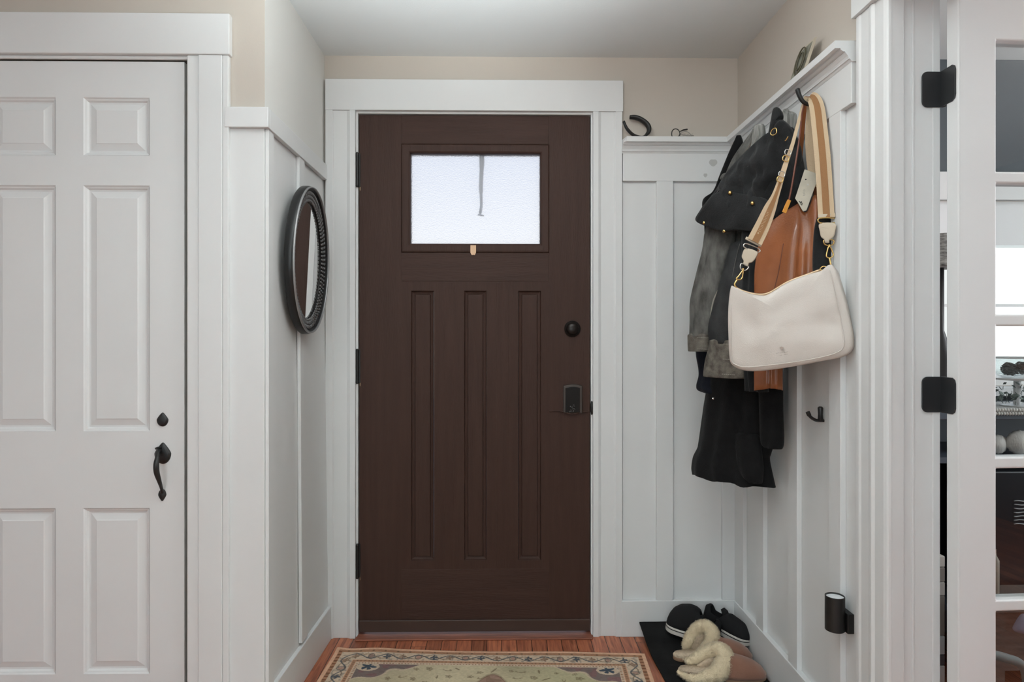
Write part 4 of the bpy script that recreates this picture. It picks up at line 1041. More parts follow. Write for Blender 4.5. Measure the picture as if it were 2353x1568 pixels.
# ------------------------------------------------------------------ wall light low on the right
cyc = P(1918.5, 1408, Y=1.735); rr = 21.5*1.735/F; h0, h1 = P(1918, 1448, Y=1.735).z, P(1918, 1369, Y=1.735).z
wlp = thing('wall_sconce', 'small black cylinder wall light near the floor', 'lamp', (xc, cyc.y, (h0+h1)/2))
cc = Vector((cyc.x, cyc.y, 0))
obj('shade', lathe([(rr-.003, h0+.004), (rr-.001, h0), (rr, h0+.001), (rr, h1-.001), (rr-.0015, h1), (rr-.0028, h1-.001), (rr-.0028, h1-.012), (.0001, h1-.012)][::1], cc, 'z', 48), mat('satin_black', (.008, .008, .008), .45), wlp, smooth=False, bevel=0)
obj('diffuser', lathe([(.0001, h1-.0125), (rr-.003, h1-.0125), (rr-.003, h1-.004), (.0001, h1-.003)], cc, 'z', 48), mat('white_diffuser', (.8, .82, .84), .4), wlp)
zc = P(1950, 1426, Y=1.735).z
obj('bracket', boxes([(cyc.x+rr*.75, xc, cyc.y-.012, cyc.y+.014, zc-.024, zc+.024), (xc-.018, xc, cyc.y-.026, cyc.y+.030, zc-.026, zc+.026)]), mat('satin_black', 0), wlp, bevel=.002)

# ------------------------------------------------------------------ rug
def rug():
    W_, Ln = 1.150, 1.70
    c0 = P(775, 1491, Z=.006); c1 = P(1481, 1502, Z=.006)
    ex = (c1-c0).normalized(); W_ = (c1-c0).length; ey = Vector((ex.y, -ex.x, 0))
    us = np.concatenate([np.linspace(0, W_, 461)]); vs_ = np.concatenate([np.linspace(0, .34, 171), np.linspace(.346, Ln, 150)])
    nu, nv = len(us), len(vs_); U, V = np.meshgrid(us, vs_)
    rng = np.random.default_rng(3)
    def nz2(s, seed):
        g = np.random.default_rng(seed).random((64, 64)); x = (U*s) % 63; y = (V*s) % 63
        xi, yi_ = x.astype(int), y.astype(int); fx, fy = x-xi, y-yi_; fx = fx*fx*(3-2*fx); fy = fy*fy*(3-2*fy)
        return (g[yi_, xi]*(1-fx)+g[yi_, xi+1]*fx)*(1-fy)+(g[yi_+1, xi]*(1-fx)+g[yi_+1, xi+1]*fx)*fy
    sm = nz2(9, 1); fine = nz2(160, 2); md = nz2(38, 4)
    d = np.minimum(np.minimum(U, W_-U), np.minimum(V, Ln-V))          # distance from edge
    side = (np.minimum(U, W_-U) < np.minimum(V, Ln-V))
    s = np.where(side, V, U)                                          # along-border coordinate
    C = np.zeros((nv, nu, 3))
    L = lambda r, g, b: np.array(s2l((r, g, b)))
    tan, rust, cream, blue, mauve = L(224, 180, 150), L(168, 116, 86), L(212, 190, 166), L(70, 80, 92), L(124, 108, 106)
    field, brown, pinkm, green = L(196, 182, 152), L(112, 92, 72), L(160, 124, 112), L(178, 172, 136)
    fm = np.clip((U/W_-.45)*2.2, 0, 1)[..., None]
    C[:] = field*(1-fm)+green*fm
    C *= (.86+.28*sm)[..., None]
    # scattered small motifs
    def ell(cx, cy, a, b, th=0):
        dx, dy = U-cx, V-cy; x = dx*math.cos(th)+dy*math.sin(th); y = -dx*math.sin(th)+dy*math.cos(th)
        return (x/a)**2+(y/b)**2
    def put(mask, col, al=.8):
        m_ = (mask*al)[..., None]; C[:] = C*(1-m_)+col*m_
    R = random.Random(5)
    mots = []
    for gy in range(12):
        for gx in range(15):
            cx = .20+gx*.056+R.uniform(-.014, .014)+(gy % 2)*.025; cy = .150+gy*.046+R.uniform(-.012, .012)
            if cx > W_-.19: continue
            k = R.random(); th = R.uniform(0, 3.1); r = R.uniform(.008, .015)
            if k < .55:
                e = ell(cx, cy, r, r*.75, th); ang_ = np.arctan2(V-cy, U-cx)
                put(((e < 1+.35*np.cos(5*ang_)) & (e > .22)).astype(float), brown, .55); put((e < .12).astype(float), brown, .75)
            elif k < .8:
                put((np.abs(ell(cx, cy, r*1.3, r*.6, th)-1) < .45).astype(float)*(V > cy), brown, .6)
            else: put((ell(cx, cy, r*1.2, .0035, th) < 1).astype(float), brown, .7)
    # centre medallion
    ang_ = np.arctan2((V-.62)/.60, (U-W_*.52)/.60); rr_ = np.sqrt(((V-.62)/.40)**2+((U-W_*.52)/.40)**2)
    med = (rr_ < 1+.08*np.cos(8*ang_)+.05*np.cos(20*ang_)).astype(float)
    put(med, pinkm*.95, .85); put(med*(md > .62), brown, .35)
    edge = (np.abs(rr_-(1.0+.08*np.cos(8*ang_)+.05*np.cos(20*ang_))) < .02).astype(float); put(edge, brown, .35)
    # corner spandrels
    for cx in (0, W_):
        du = np.abs(U-cx)
        e = (du-.11)/.25+(V-.105)/.13; lob = e+.10*np.sin(du*60)+.06*np.sin(V*90+1)
        put((lob < .95).astype(float)*(V > .10), mauve, .95); put((np.abs(lob-.97) < .05).astype(float)*(V > .10), cream, .5)
        put((lob < .9).astype(float)*(md > .66)*(V > .1), L(140, 96, 98), .5)
        cdu, cdv = du-.150, V-.130
        e2 = (cdu/.040)**2+(cdv/.030)**2; put((e2 < 1).astype(float), cream, .95)
        a2 = np.arctan2(cdv, cdu); put(((e2 < .34+.22*np.cos(5*a2)+.1*np.sin(9*a2))).astype(float), L(62, 78, 92), .95)
    # borders
    def band(a, b, col, al=1): put(((d >= a) & (d < b)).astype(float), col, al)
    band(0, .112, cream*.98)
    band(0, .013, tan); band(.013, .029, rust, .85)
    put(((d > .015) & (d < .026) & (((s*1000) % 46) < 7)).astype(float), brown, .7)
    put(((d > .014) & (d < .028) & side & (((s*1000) % 22) < 8)).astype(float), L(120, 76, 55), .8)
    t_ = (d-.031)/.050                                                  # main border 0..1
    inb = ((d > .031) & (d < .081))
    ph = s/.115*2*math.pi
    vine = np.abs(t_-.5-.30*np.sin(ph)); put((inb & (vine < .07)).astype(float), blue, .85)
    vine2 = np.abs(t_-.5+.26*np.sin(ph+.9)); put((inb & (vine2 < .05)).astype(float), brown, .7)
    sx = (s % .0575)-.02875; e3 = (sx/.013)**2+((t_-.5)/.34)**2; a3 = np.arctan2(t_-.5, sx*30)
    idx = (s/.0575).astype(int) % 3
    lf = (e3 < .7+.5*np.cos(4*a3+.7)+.2*np.sin(7*a3))
    put((inb & lf & (idx == 0)).astype(float), blue, .9); put((inb & lf & (idx == 1)).astype(float), L(140, 110, 92), .8); put((inb & (e3 < .4) & (idx == 2)).astype(float), L(178, 140, 126), .9)
    put((inb & (np.abs(e3-.75) < .28) & (idx == 2)).astype(float), L(96, 86, 84), .75)
    put((inb & (nz2(95, 9) > .70)).astype(float), L(120, 112, 108), .5)
    band(.081, .084, tan*.95); band(.084, .095, rust, .8); band(.095, .098, tan*.95)
    put(((d > .086) & (d < .094) & (((s*1000) % 14) < 5)).astype(float), brown, .6)
    put(((d > .101) & (d < .108) & (((s*1000) % 11) < 4.5)).astype(float), rust*.8, .8)
    # slightly faded towards the middle of the border
    C *= (.90+.20*fine)[..., None]*(.93+.14*sm)[..., None]
    me = bpy.data.meshes.new('area_rug')
    h = .0055+.0010*nz2(7, 12)
    # lifted ripple along the far left edge
    h += .006*np.exp(-((U-.0)/.03)**2)*np.exp(-(V/.03)**2)+.0035*np.exp(-((U-.16)/.07)**2)*np.exp(-(V/.05)**2)
    X = c0.x+U*ex.x+V*ey.x; Y = c0.y+U*ex.y+V*ey.y
    Y = Y+.004*np.sin(U*9)*np.exp(-(V/.05)**2)
    top = np.stack([X, Y, h], -1).reshape(-1, 3)
    ii = np.arange(nu*nv).reshape(nv, nu)
    quads = np.stack([ii[:-1, :-1], ii[1:, :-1], ii[1:, 1:], ii[:-1, 1:]], -1).reshape(-1, 4)
    bnd = np.concatenate([ii[0, :], ii[1:, -1], ii[-1, -2::-1], ii[-2:0:-1, 0]])
    low = top[bnd].copy(); low[:, 2] = .0008; nb_ = len(bnd); lo_i = np.arange(nb_)+nu*nv
    sideq = np.stack([bnd, np.roll(bnd, -1), np.roll(lo_i, -1), lo_i], -1)
    vv = np.concatenate([top, low]); ff = np.concatenate([quads, sideq])
    org = np.array([vv[:, 0].mean(), vv[:, 1].mean(), 0]); vv = vv-org
    me.vertices.add(len(vv)); me.vertices.foreach_set('co', vv.ravel()); me.loops.add(ff.size); me.loops.foreach_set('vertex_index', ff.ravel().astype(np.int32))
    me.polygons.add(len(ff)); me.polygons.foreach_set('loop_start', np.arange(0, ff.size, 4, dtype=np.int32))
    me.update(calc_edges=True); me.polygons.foreach_set('use_smooth', np.ones(len(ff), bool))
    ca = me.color_attributes.new('weave', 'FLOAT_COLOR', 'POINT'); cc_ = np.ones((len(vv), 4)); cc_[:nu*nv, :3] = np.clip(C.reshape(-1, 3), 0, 1); cc_[nu*nv:, :3] = tan
    ca.data.foreach_set('color', cc_.ravel().astype(np.float32))
    m = bpy.data.materials.new('woven_rug'); m.use_nodes = True; n = m.node_tree; b = n.nodes['Principled BSDF']
    at = n.nodes.new('ShaderNodeAttribute'); at.attribute_name = 'weave'; n.links.new(at.outputs['Color'], b.inputs['Base Color']); b.inputs['Roughness'].default_value = .95; b.inputs['Specular IOR Level'].default_value = .1
    tx = n.nodes.new('ShaderNodeTexNoise'); tx.inputs['Scale'].default_value = 380; g_ = n.nodes.new('ShaderNodeNewGeometry'); n.links.new(g_.outputs['Position'], tx.inputs['Vector'])
    bp = n.nodes.new('ShaderNodeBump'); bp.inputs['Strength'].default_value = .6; bp.inputs['Distance'].default_value = .002; n.links.new(tx.outputs[0], bp.inputs['Height']); n.links.new(bp.outputs[0], b.inputs['Normal'])
    me.materials.append(m); o = bpy.data.objects.new('area_rug', me); sc.collection.objects.link(o); o.location = org
    tag(o, 'faded oriental rug with cream floral border on the wood floor', 'rug')
rug()

# ------------------------------------------------------------------ boot mat
mz = [(2.545, .062), (2.50, .046), (2.44, .026), (2.38, .013), (2.32, .009), (2.22, .008), (1.95, .008), (1.70, .008)]
bm = bmesh.new(); T, B = [], []
for i in range(57):
    t = i/56*(len(mz)-1); k = min(int(t), len(mz)-2); f = t-k; y = mz[k][0]*(1-f)+mz[k+1][0]*f; z = mz[k][1]*(1-f)+mz[k+1][1]*f
    xl_ = .538+(2.55-y)*.055
    xr_ = xc-bt-.006
    T.append([bm.verts.new((xl_+(xr_-xl_)*u, y, z+.0012*noise.noise(Vector((u*20, y*20, 0))))) for u in np.linspace(0, 1, 12)])
    B.append([bm.verts.new((v.co.x, v.co.y, v.co.z-.0055)) for v in T[-1]])
for S in (T, B):
    for a, b in zip(S, S[1:]):
        for k in range(11): bm.faces.new((a[k], a[k+1], b[k+1], b[k]))
for i in range(56):
    bm.faces.new((T[i][0], T[i+1][0], B[i+1][0], B[i][0])); bm.faces.new((T[i][-1], T[i+1][-1], B[i+1][-1], B[i][-1]))
for k in range(11):
    bm.faces.new((T[0][k], T[0][k+1], B[0][k+1], B[0][k])); bm.faces.new((T[-1][k], T[-1][k+1], B[-1][k+1], B[-1][k]))
tag(obj('boot_mat', bm, M_rubber, smooth=False), 'black rubber mat under the shoes, propped against the baseboard', 'mat')

# ------------------------------------------------------------------ shoes
M_canvas = mat('black_canvas', (.011, .011, .012), .8, bump=.6, bscale=900, spec=.25)
M_mid = mat('off_white_rubber', (.55, .52, .48), .6, bump=.2)
M_liner = mat('grey_lining', (.20, .19, .18), .9)
def shoe_frame(heel, toe, zb, roll=0):
    """returns f(u along 0..1, v across -1..1 half width, h) -> world"""
    h, t = Vector(heel), Vector(toe); ax = (t-h); L_ = ax.length; ax.normalize(); sd_ = Vector((-ax.y, ax.x, 0)).normalized(); up = ax.cross(sd_)
    if up.z < 0: up = -up
    c_, s_ = math.cos(roll), math.sin(roll); sd2 = sd_*c_+up*s_; up2 = up*c_-sd_*s_
    return lambda u, v, z: h+ax*(L_*u)+sd2*v+up2*z, L_
def footw(u, wmax):  # half width of a shoe outline
    return wmax*(.62+.38*ss(.15, .7, u))*math.sqrt(max(0, 1-((u-.5)/.5)**6))*(1-.05*ss(.85, 1, u)) if 0 < u < 1 else 0
def sole_mesh(F_, w_, z0, z1, n=64, ins=0):
    bm = bmesh.new(); pts = []
    for k in range(n):
        a = 2*math.pi*k/n; u = .5-.5*math.cos(a)*(1-ins); 
        pts.append((u, math.copysign(footw(min(max(u, .002), .998), w_), math.sin(a)) if abs(math.sin(a)) > 1e-6 else 0))
    A = [bm.verts.new(F_(u, v, z0)) for u, v in pts]; B = [bm.verts.new(F_(u, v, z1)) for u, v in pts]
    bm.faces.new(A[::-1]); bm.faces.new(B)
    for k in range(n): bm.faces.new((A[k], A[(k+1) % n], B[(k+1) % n], B[k]))
    return bm
def upper_mesh(F_, w_, z0, hts, open0, open1, n=26, m=36, th=1):
    """upper: cross arcs along u; between open0..open1 the top is open (walls only)"""
    bm = bmesh.new(); rows_ = []
    for i in range(m+1):
        u = .012+.976*i/m; w2 = footw(u, w_)*.97; H = float(np.interp(u, [a for a, b in hts], [b for a, b in hts]))
        op = ss(open0, open0+.10, u)*(1-ss(open1-.10, open1, u)) if open1 > open0 else 0
        gap = .62*op
        row = []
        for k in range(n+1):
            s_ = -1+2*k/n
            # map parameter so that the arc leaves a gap in the middle
            side_ = math.copysign(1, s_) if s_ != 0 else 1
            a = (1-abs(s_))*(math.pi/2)*(1-gap)       # 0 at the rim .. pi/2 on top
            v = side_*w2*math.cos(a)**.75; z = z0+H*math.sin(a)**.72
            row.append(bm.verts.new(F_(u, v, z)))
        rows_.append((row, op))
    for (a, o1), (b, o2) in zip(rows_, rows_[1:]):
        for k in range(n):
            if k in (n//2-1, n//2) and max(o1, o2) > .05 and False: continue
            if (k == n//2-1 or k == n//2) and min(o1, o2) > .25: continue
            bm.faces.new((a[k], a[k+1], b[k+1], b[k]))
    return bm
def dark_shoe(name_label, heel, toe, roll, wmax, tongue, tall=1):
    F_, L_ = shoe_frame(heel, toe, 0, roll)
    t = thing('slip_on_shoe', name_label, 'shoe', heel, None)
    so = obj('sole', sole_mesh(F_, wmax, 0, .024), M_mid, t, bevel=.003)
    obj('sole_line', sole_mesh(F_, wmax+.0008, .015, .0180), mat('black_foxing_line', (.012, .012, .012), .6), so)
    hts = [(0, .046), (.08, .060), (.25, .052), (.42, .050), (.52, .056), (.70, .047), (.85, .038), (.96, .022), (1, .006)]
    if tall > 1: hts = [(0, .050), (.1, .066), (.3, .072), (.5, .088), (.62, .090), (.78, .080), (.90, .060), (.97, .034), (1, .008)]
    u_ = obj('upper', upper_mesh(F_, wmax-.003, .022, hts, .08, .46), M_canvas, t, smooth=True)
    md = u_.modifiers.new('th', 'SOLIDIFY'); md.thickness = .003
    if tongue:
        bm = bmesh.new(); tube_mesh([F_(.46, 0, .062), F_(.40, 0, .075), F_(.34, 0, .084)], [.018, .019, .012], 12, flat=.28, bm=bm)
        obj('tongue', bm, M_canvas, t, smooth=True)
    obj('insole', sole_mesh(F_, wmax-.008, .020, .027), M_liner, t)
    return t, F_
mh = lambda x, y: .009+max(0, (y-2.34))*.26
# left shoe (leaning on its side, toe toward the camera), right shoe (toe to the right)
s1, F1 = dark_shoe('black slip-on shoe at the back, toe pointing left', (P(1655, 1480, Y=2.42).x, 2.425, .030), (P(1530, 1430, Y=2.50).x, 2.505, .058), .05, .050, True, tall=1.35)
s2, F2 = dark_shoe('black slip-on shoe with white sole, toe pointing right', (P(1618, 1430, Y=2.50).x, 2.525, .070), (P(1722, 1475, Y=2.40).x, 2.395, .036), -.10, .046, True)
obj('side_stripe', tube_mesh([Vector(q) for q in cr([tuple(F2(.62, -.034, .052)), tuple(F2(.66, -.020, .060)), tuple(F2(.70, 0, .062)), tuple(F2(.71, .02, .056))], 5)], .0022, 8), M_mid, s2, smooth=True)

M_suede = mat('chestnut_suede', (.28, .14, .095), .95, bump=.5, bscale=500, sheen=.3, var=.10, vscale=14, spec=.15)
M_fur = mat('cream_sheepskin', (.90, .76, .54), 1, bump=.5, bscale=300, col2=(.80, .66, .45), vscale=40, spec=.05, sheen=.3)
M_furp = mat('cream_insole_fleece', (.78, .64, .48), 1, bump=1, bscale=600, col2=(.58, .45, .32), vscale=120, spec=.05)
M_slsole = mat('tan_slipper_sole', (.30, .18, .11), .8)
def tufts(bm, base_faces, cnt, ln, rnd):
    """short fur tufts as thin three-sided spikes on the surface"""
    tot = [f.calc_area() for f in base_faces]; cum = np.cumsum(tot); 
    for _ in range(cnt):
        f = base_faces[int(np.searchsorted(cum, rnd.random()*cum[-1]))]
        vs = [v.co for v in f.verts]; a, b = rnd.random(), rnd.random()
        if len(vs) == 4: p = (vs[0]*(1-a)+vs[1]*a)*(1-b)+(vs[3]*(1-a)+vs[2]*a)*b
        else: p = vs[0]+(vs[1]-vs[0])*a*.5+(vs[2]-vs[0])*b*.5
        nr = f.normal; t1 = nr.orthogonal().normalized(); t2 = nr.cross(t1); q_ = rnd.random()*6.28
        d = (nr+(t1*math.cos(q_)+t2*math.sin(q_))*.75+Vector((0, 0, -.25))).normalized()*ln*(.6+.7*rnd.random()); wv_ = .0009
        e1 = bm.verts.new(p+t1*wv_-nr*.001); e2 = bm.verts.new(p-t1*wv_*.5+t2*wv_-nr*.001); e3 = bm.verts.new(p-t1*wv_*.5-t2*wv_-nr*.001); tp = bm.verts.new(p+d)
        bm.faces.new((e1, e2, tp)); bm.faces.new((e2, e3, tp)); bm.faces.new((e3, e1, tp))
def slipper(label, heel, toe, collar_pts):
    F_, L_ = shoe_frame(heel, toe, 0, 0); t = thing('fur_slipper', label, 'slipper', heel)
    obj('sole', sole_mesh(F_, .049, 0, .014), M_slsole, t, bevel=.004)
    bm = sole_mesh(F_, .045, .012, .021); obj('insole', bm, M_furp, t, bevel=.003)
    hts = [(0, .0), (.40, .055), (.50, .066), (.62, .066), (.74, .058), (.86, .045), (.95, .028), (1, .006)]
    bm = bmesh.new(); rows_ = []; n = 24; m_ = 24
    for i in range(m_+1):
        u = .46+.535*i/m_; w2 = footw(min(u, .996), .050)*1.0+.001; H = float(np.interp(u, [a for a, b in hts], [b for a, b in hts]))
        rows_.append([bm.verts.new(F_(u, w2*math.cos(math.pi*k/n)*(1), .010+H*math.sin(math.pi*k/n)**.8)) for k in range(n+1)])
    for a, b in zip(rows_, rows_[1:]):
        for k in range(n): bm.faces.new((a[k], a[k+1], b[k+1], b[k]))
    up = obj('toe_cap', bm, M_suede, t, smooth=True)
    md = up.modifiers.new('th', 'SOLIDIFY'); md.thickness = .006
    bm = bmesh.new(); cp = cr([(*P(a, b, Y=y), r) for a, b, y, r in collar_pts], 6); path = [Vector(q[:3]) for q in cp]; rads = [max(.002, float(q[3])) for q in cp]
    tube_mesh(path, rads, 20, bm=bm)
    for v in bm.verts: v.co += Vector((noise.noise(v.co*90), noise.noise(v.co*90+Vector((5, 0, 0))), noise.noise(v.co*90+Vector((0, 5, 0)))))*.003
    bm.normal_update(); bmesh.ops.recalc_face_normals(bm, faces=bm.faces); faces = list(bm.faces)
    tufts(bm, faces, 9000, .0068, random.Random(len(label)))
    obj('fur_collar', bm, M_fur, t, smooth=True)
    bm = sole_mesh(F_, .044, .018, .0225, ins=.06); bm.normal_update(); fc = [f for f in bm.faces if abs(f.normal.z) > .7 and f.calc_center_median().z > heel[2]+.02 or True]
    top_ = [f for f in bm.faces if len(f.verts) > 4]
    bmesh.ops.triangulate(bm, faces=top_); bm.normal_update(); fc = [f for f in bm.faces if f.normal.z > .5]
    tufts(bm, fc, 2600, .005, random.Random(3))
    obj('fleece_lining', bm, M_furp, t, smooth=True)
    return t
# collar runs round the foot opening and stands up: (u, v, z, radius)
col = [(.10, -.036, .024, .004), (.16, -.043, .028, .014), (.30, -.052, .034, .022), (.46, -.052, .048, .026), (.58, -.042, .072, .027), (.64, -.012, .092, .027), (.60, .022, .094, .026), (.50, .042, .072, .025), (.36, .048, .048, .023), (.22, .046, .034, .018), (.12, .038, .026, .004)]
col1 = [(1577, 1524, 2.275, .006), (1586, 1520, 2.28, .013), (1602, 1513, 2.28, .019), (1622, 1503, 2.28, .022), (1641, 1495, 2.275, .025), (1659, 1500, 2.255, .029), (1666, 1519, 2.235, .032), (1655, 1541, 2.208, .030), (1632, 1555, 2.190, .023), (1605, 1561, 2.182, .015), (1582, 1558, 2.19, .010), (1564, 1549, 2.205, .007), (1557, 1541, 2.215, .004)]
col2 = [(1572, 1498, 2.400, .006), (1578, 1486, 2.405, .016), (1588, 1465, 2.41, .021), (1601, 1447, 2.41, .022), (1620, 1441, 2.395, .023), (1635, 1454, 2.375, .025), (1636, 1476, 2.350, .025), (1624, 1495, 2.335, .023), (1606, 1509, 2.322, .018), (1588, 1517, 2.312, .011), (1572, 1519, 2.31, .006)]
slipper('chestnut suede slipper with cream fur collar, nearer the camera', (P(1556, 1545, Z=.012).x, P(1556, 1545, Z=.012).y-.012, .010), (P(1748, 1540, Z=.012).x+.0, P(1748, 1552, Z=.012).y-.01, .010), col1)
slipper('chestnut suede slipper with cream fur collar, behind its mate', (P(1545, 1512, Z=.012).x, P(1545, 1512, Z=.012).y-.01, .011), (P(1716, 1500, Z=.012).x, P(1716, 1512, Z=.012).y-.01, .012), col2)

for nm, poly, yv in (('fur_slipper', [(1598, 1536), (1618, 1516), (1640, 1508), (1656, 1516), (1652, 1532), (1630, 1542)], 2.262), ('fur_slipper.001', [(1584, 1500), (1592, 1474), (1606, 1452), (1622, 1450), (1630, 1470), (1620, 1492), (1600, 1506)], 2.395)):
    obj('inner_lining', pillow(poly, lambda a, b, yv=yv: yv, .022, rings=8, per=5, amp=.004), M_furp, bpy.data.objects[nm], smooth=True)

# ------------------------------------------------------------------ the study seen past the french door
YS = D-.004
M_shade = mat('white_roller_shade', (.82, .83, .84), .8)
win2 = thing('window_1', 'bright study window with white casing', 'window', ((wX0+wX1)/2, YS, wZ0), kind='structure')
obj('window_casing', boxes([(wX0-.09, wX0, YS-.02, YS, wZ0-.08, wZ1+.11), (wX1, wX1+.09, YS-.02, YS, wZ0-.08, wZ1+.11), (wX0, wX1, YS-.02, YS, wZ1, wZ1+.11), (wX0-.1, wX1+.1, YS-.05, YS, wZ0-.035, wZ0)]), M_trim, win2, bevel=.002)
obj('sash', boxes([(wX0, wX0+.035, D+.04, D+.07, wZ0, wZ1), (wX1-.035, wX1, D+.04, D+.07, wZ0, wZ1), (wX0, wX1, D+.04, D+.07, wZ0, wZ0+.04), (wX0, wX1, D+.04, D+.07, wZ1-.04, wZ1), (wX0, wX1, D+.045, D+.065, 1.30, 1.31)]), M_trim, win2)
obj('pane', boxes([(wX0+.01, wX1-.01, D+.052, D+.056, wZ0+.01, wZ1-.01)]), M_pane, win2)
obj('roller_shade', boxes([(wX0+.005, wX1-.005, D+.012, D+.015, 1.545, wZ1)]), M_shade, win2)
# patterned cushion on the sill is seen through the hinge gap
def XG(px, Y): return P(px, 800, Y=Y).x
def ZG(py, Y): return P(2200, py, Y=Y).z
Yb = 2.30
M_stripe = mat('zebra_stripe_fabric', (.62, .62, .61), .9, col2=(.06, .06, .06), vscale=7, stretch=(6, 6, 22))
sh = thing('table_lamp', 'striped grey lamp seen through the gap by the hinges', 'lamp', (XG(2166, Yb)-.02, Yb, .80))
lx = XG(2162, Yb); tt_z0 = ZG(944, 2.16)
obj('lamp_shade', lathe([(.085, ZG(616, Yb)), (.088, ZG(616, Yb)+.002), (.070, ZG(542, Yb)), (.066, ZG(542, Yb)-.002)], (lx, Yb, 0), 'z', 40), M_stripe, sh, smooth=False)
obj('lamp_base', lathe([(.045, tt_z0), (.045, .94), (.030, .95), (.034, 1.0), (.030, 1.05), (.034, 1.10), (.022, 1.16), (.010, 1.20), (.010, ZG(612, Yb))], (lx, Yb, 0), 'z', 32), mat('charcoal_ceramic', (.03, .03, .032), .4), sh, smooth=True)
# console cabinet, blue-grey, with open lower shelves
YF = 2.16; tt_z = ZG(944, YF)
M_cab = mat('blue_grey_cabinet_paint', (.052, .066, .088), .45)
cb = thing('console_cabinet', 'dark blue-grey console cabinet in the study', 'cabinet', (2.0, 2.3, .0))
cX0, cX1 = 1.40, 2.55; cYb = 2.50
z_sh = ZG(1052, YF)
obj('cabinet_top', boxes([(cX0-.02, cX1+.02, YF-.015, cYb, tt_z-.030, tt_z)]), M_cab, cb, bevel=.004)
obj('cabinet_side', boxes([(cX0, cX0+.02, YF, cYb, 0, tt_z-.03)]), M_cab, cb)
obj('cabinet_side', boxes([(cX1-.02, cX1, YF, cYb, 0, tt_z-.03)]), M_cab, cb)
obj('cabinet_shelf', boxes([(cX0+.02, cX1-.02, YF+.005, cYb-.01, z_sh-.02, z_sh)]), M_cab, cb)
obj('cabinet_shelf', boxes([(cX0+.02, cX1-.02, YF+.005, cYb-.01, .26, .28)]), M_cab, cb)
obj('cabinet_back', boxes([(cX0+.02, cX1-.02, cYb-.01, cYb, .05, tt_z-.03)]), M_cab, cb)
# runner with fringe
rn = thing('table_runner', 'white table runner with beaded fringe on the console', 'cloth', (2.0, 2.2, tt_z))
rX0 = XG(2268, YF)
obj('runner_cloth', boxes([(rX0, 2.45, YF-.02, 2.42, tt_z+.0005, tt_z+.0035), (rX0, 2.45, YF-.0215, YF-.018, tt_z-.004, tt_z+.0035)]), mat('white_linen', (.62, .62, .60), .9), rn)
bm = bmesh.new()
for k in range(70):
    x = rX0+k*.0095; 
    for dz in (.006, -.006):
        tr_ = bmesh.ops.create_icosphere(bm, subdivisions=1, radius=.0055)
        for v in tr_['verts']: v.co = Vector((v.co.x*.8+x+.003*(dz > 0), v.co.y+YF-.026, v.co.z*1.3+tt_z+dz-.001))
fo = obj('beaded_fringe', bm, mat('white_beads', (.66, .65, .62), .5), rn, smooth=True); fo['kind'] = 'stuff'
# greenery garland
rnd = random.Random(8); bm = bmesh.new()
for k in range(420):
    x = rnd.uniform(XG(2280, 2.24), 2.40); y = rnd.uniform(2.18, 2.32); hgt = .085*math.exp(-((y-2.25)/.09)**2)
    c_ = Vector((x, y, tt_z+.010+rnd.random()*hgt)); d = Vector((rnd.uniform(-1, 1), rnd.uniform(-1, .3), rnd.uniform(-.1, .9))).normalized(); s_ = d.orthogonal().normalized(); l_ = rnd.uniform(.014, .028); w2 = l_*.28; up_ = d.cross(s_)*.001
    a = [bm.verts.new(q) for q in (c_, c_+d*l_*.5+s_*w2, c_+d*l_, c_+d*l_*.5-s_*w2)]; b = [bm.verts.new(v.co+up_) for v in a]
    bm.faces.new(a); bm.faces.new(b[::-1])
    for i in range(4): bm.faces.new((a[i], a[(i+1) % 4], b[(i+1) % 4], b[i]))
gg = obj('garland', bm, mat('dusty_green_leaves', (.14, .18, .16), .7, col2=(.07, .09, .085), vscale=25)); tag(gg, 'grey-green leafy garland on the white table runner', 'plant'); gg['kind'] = 'stuff'
# glass bowl with pine cones, resting on a white cake stand
bx_, by_ = XG(2352, 2.22), 2.24; bz_ = ZG(870, 2.22)
stn = tag(obj('cake_stand', lathe([(.05, tt_z+.0045), (.05, tt_z+.008), (.012, tt_z+.014), (.011, bz_-.012), (.085, bz_-.006), (.088, bz_), (.0001, bz_)], (bx_+.01, by_+.02, 0), 'z', 40), mat('white_ceramic', (.75, .76, .77), .25), smooth=False), 'white pedestal stand under the bowl of pine cones', 'stand')
bm = lathe([(.035, bz_+.001), (.060, bz_+.012), (.082, bz_+.040), (.088, bz_+.070), (.0865, bz_+.070), (.080, bz_+.041), (.058, bz_+.0145), (.0001, bz_+.005)], (bx_, by_+.02, 0), 'z', 48)
tag(obj('glass_bowl', bm, M_pane, smooth=True), 'clear glass bowl holding pine cones in the study', 'bowl')
bm = bmesh.new(); tube_mesh([(bx_+.0875*math.cos(t), by_+.02+.0875*math.sin(t), bz_+.070) for t in np.linspace(0, 2*math.pi, 41)[:-1]], .002, 8, closed=True, bm=bm)
obj('rim', bm, mat('milky_rim', (.7, .72, .73), .2), bpy.data.objects['glass_bowl'], smooth=True)
M_cone = mat('grey_brown_pine_cone', (.10, .085, .075), .8)
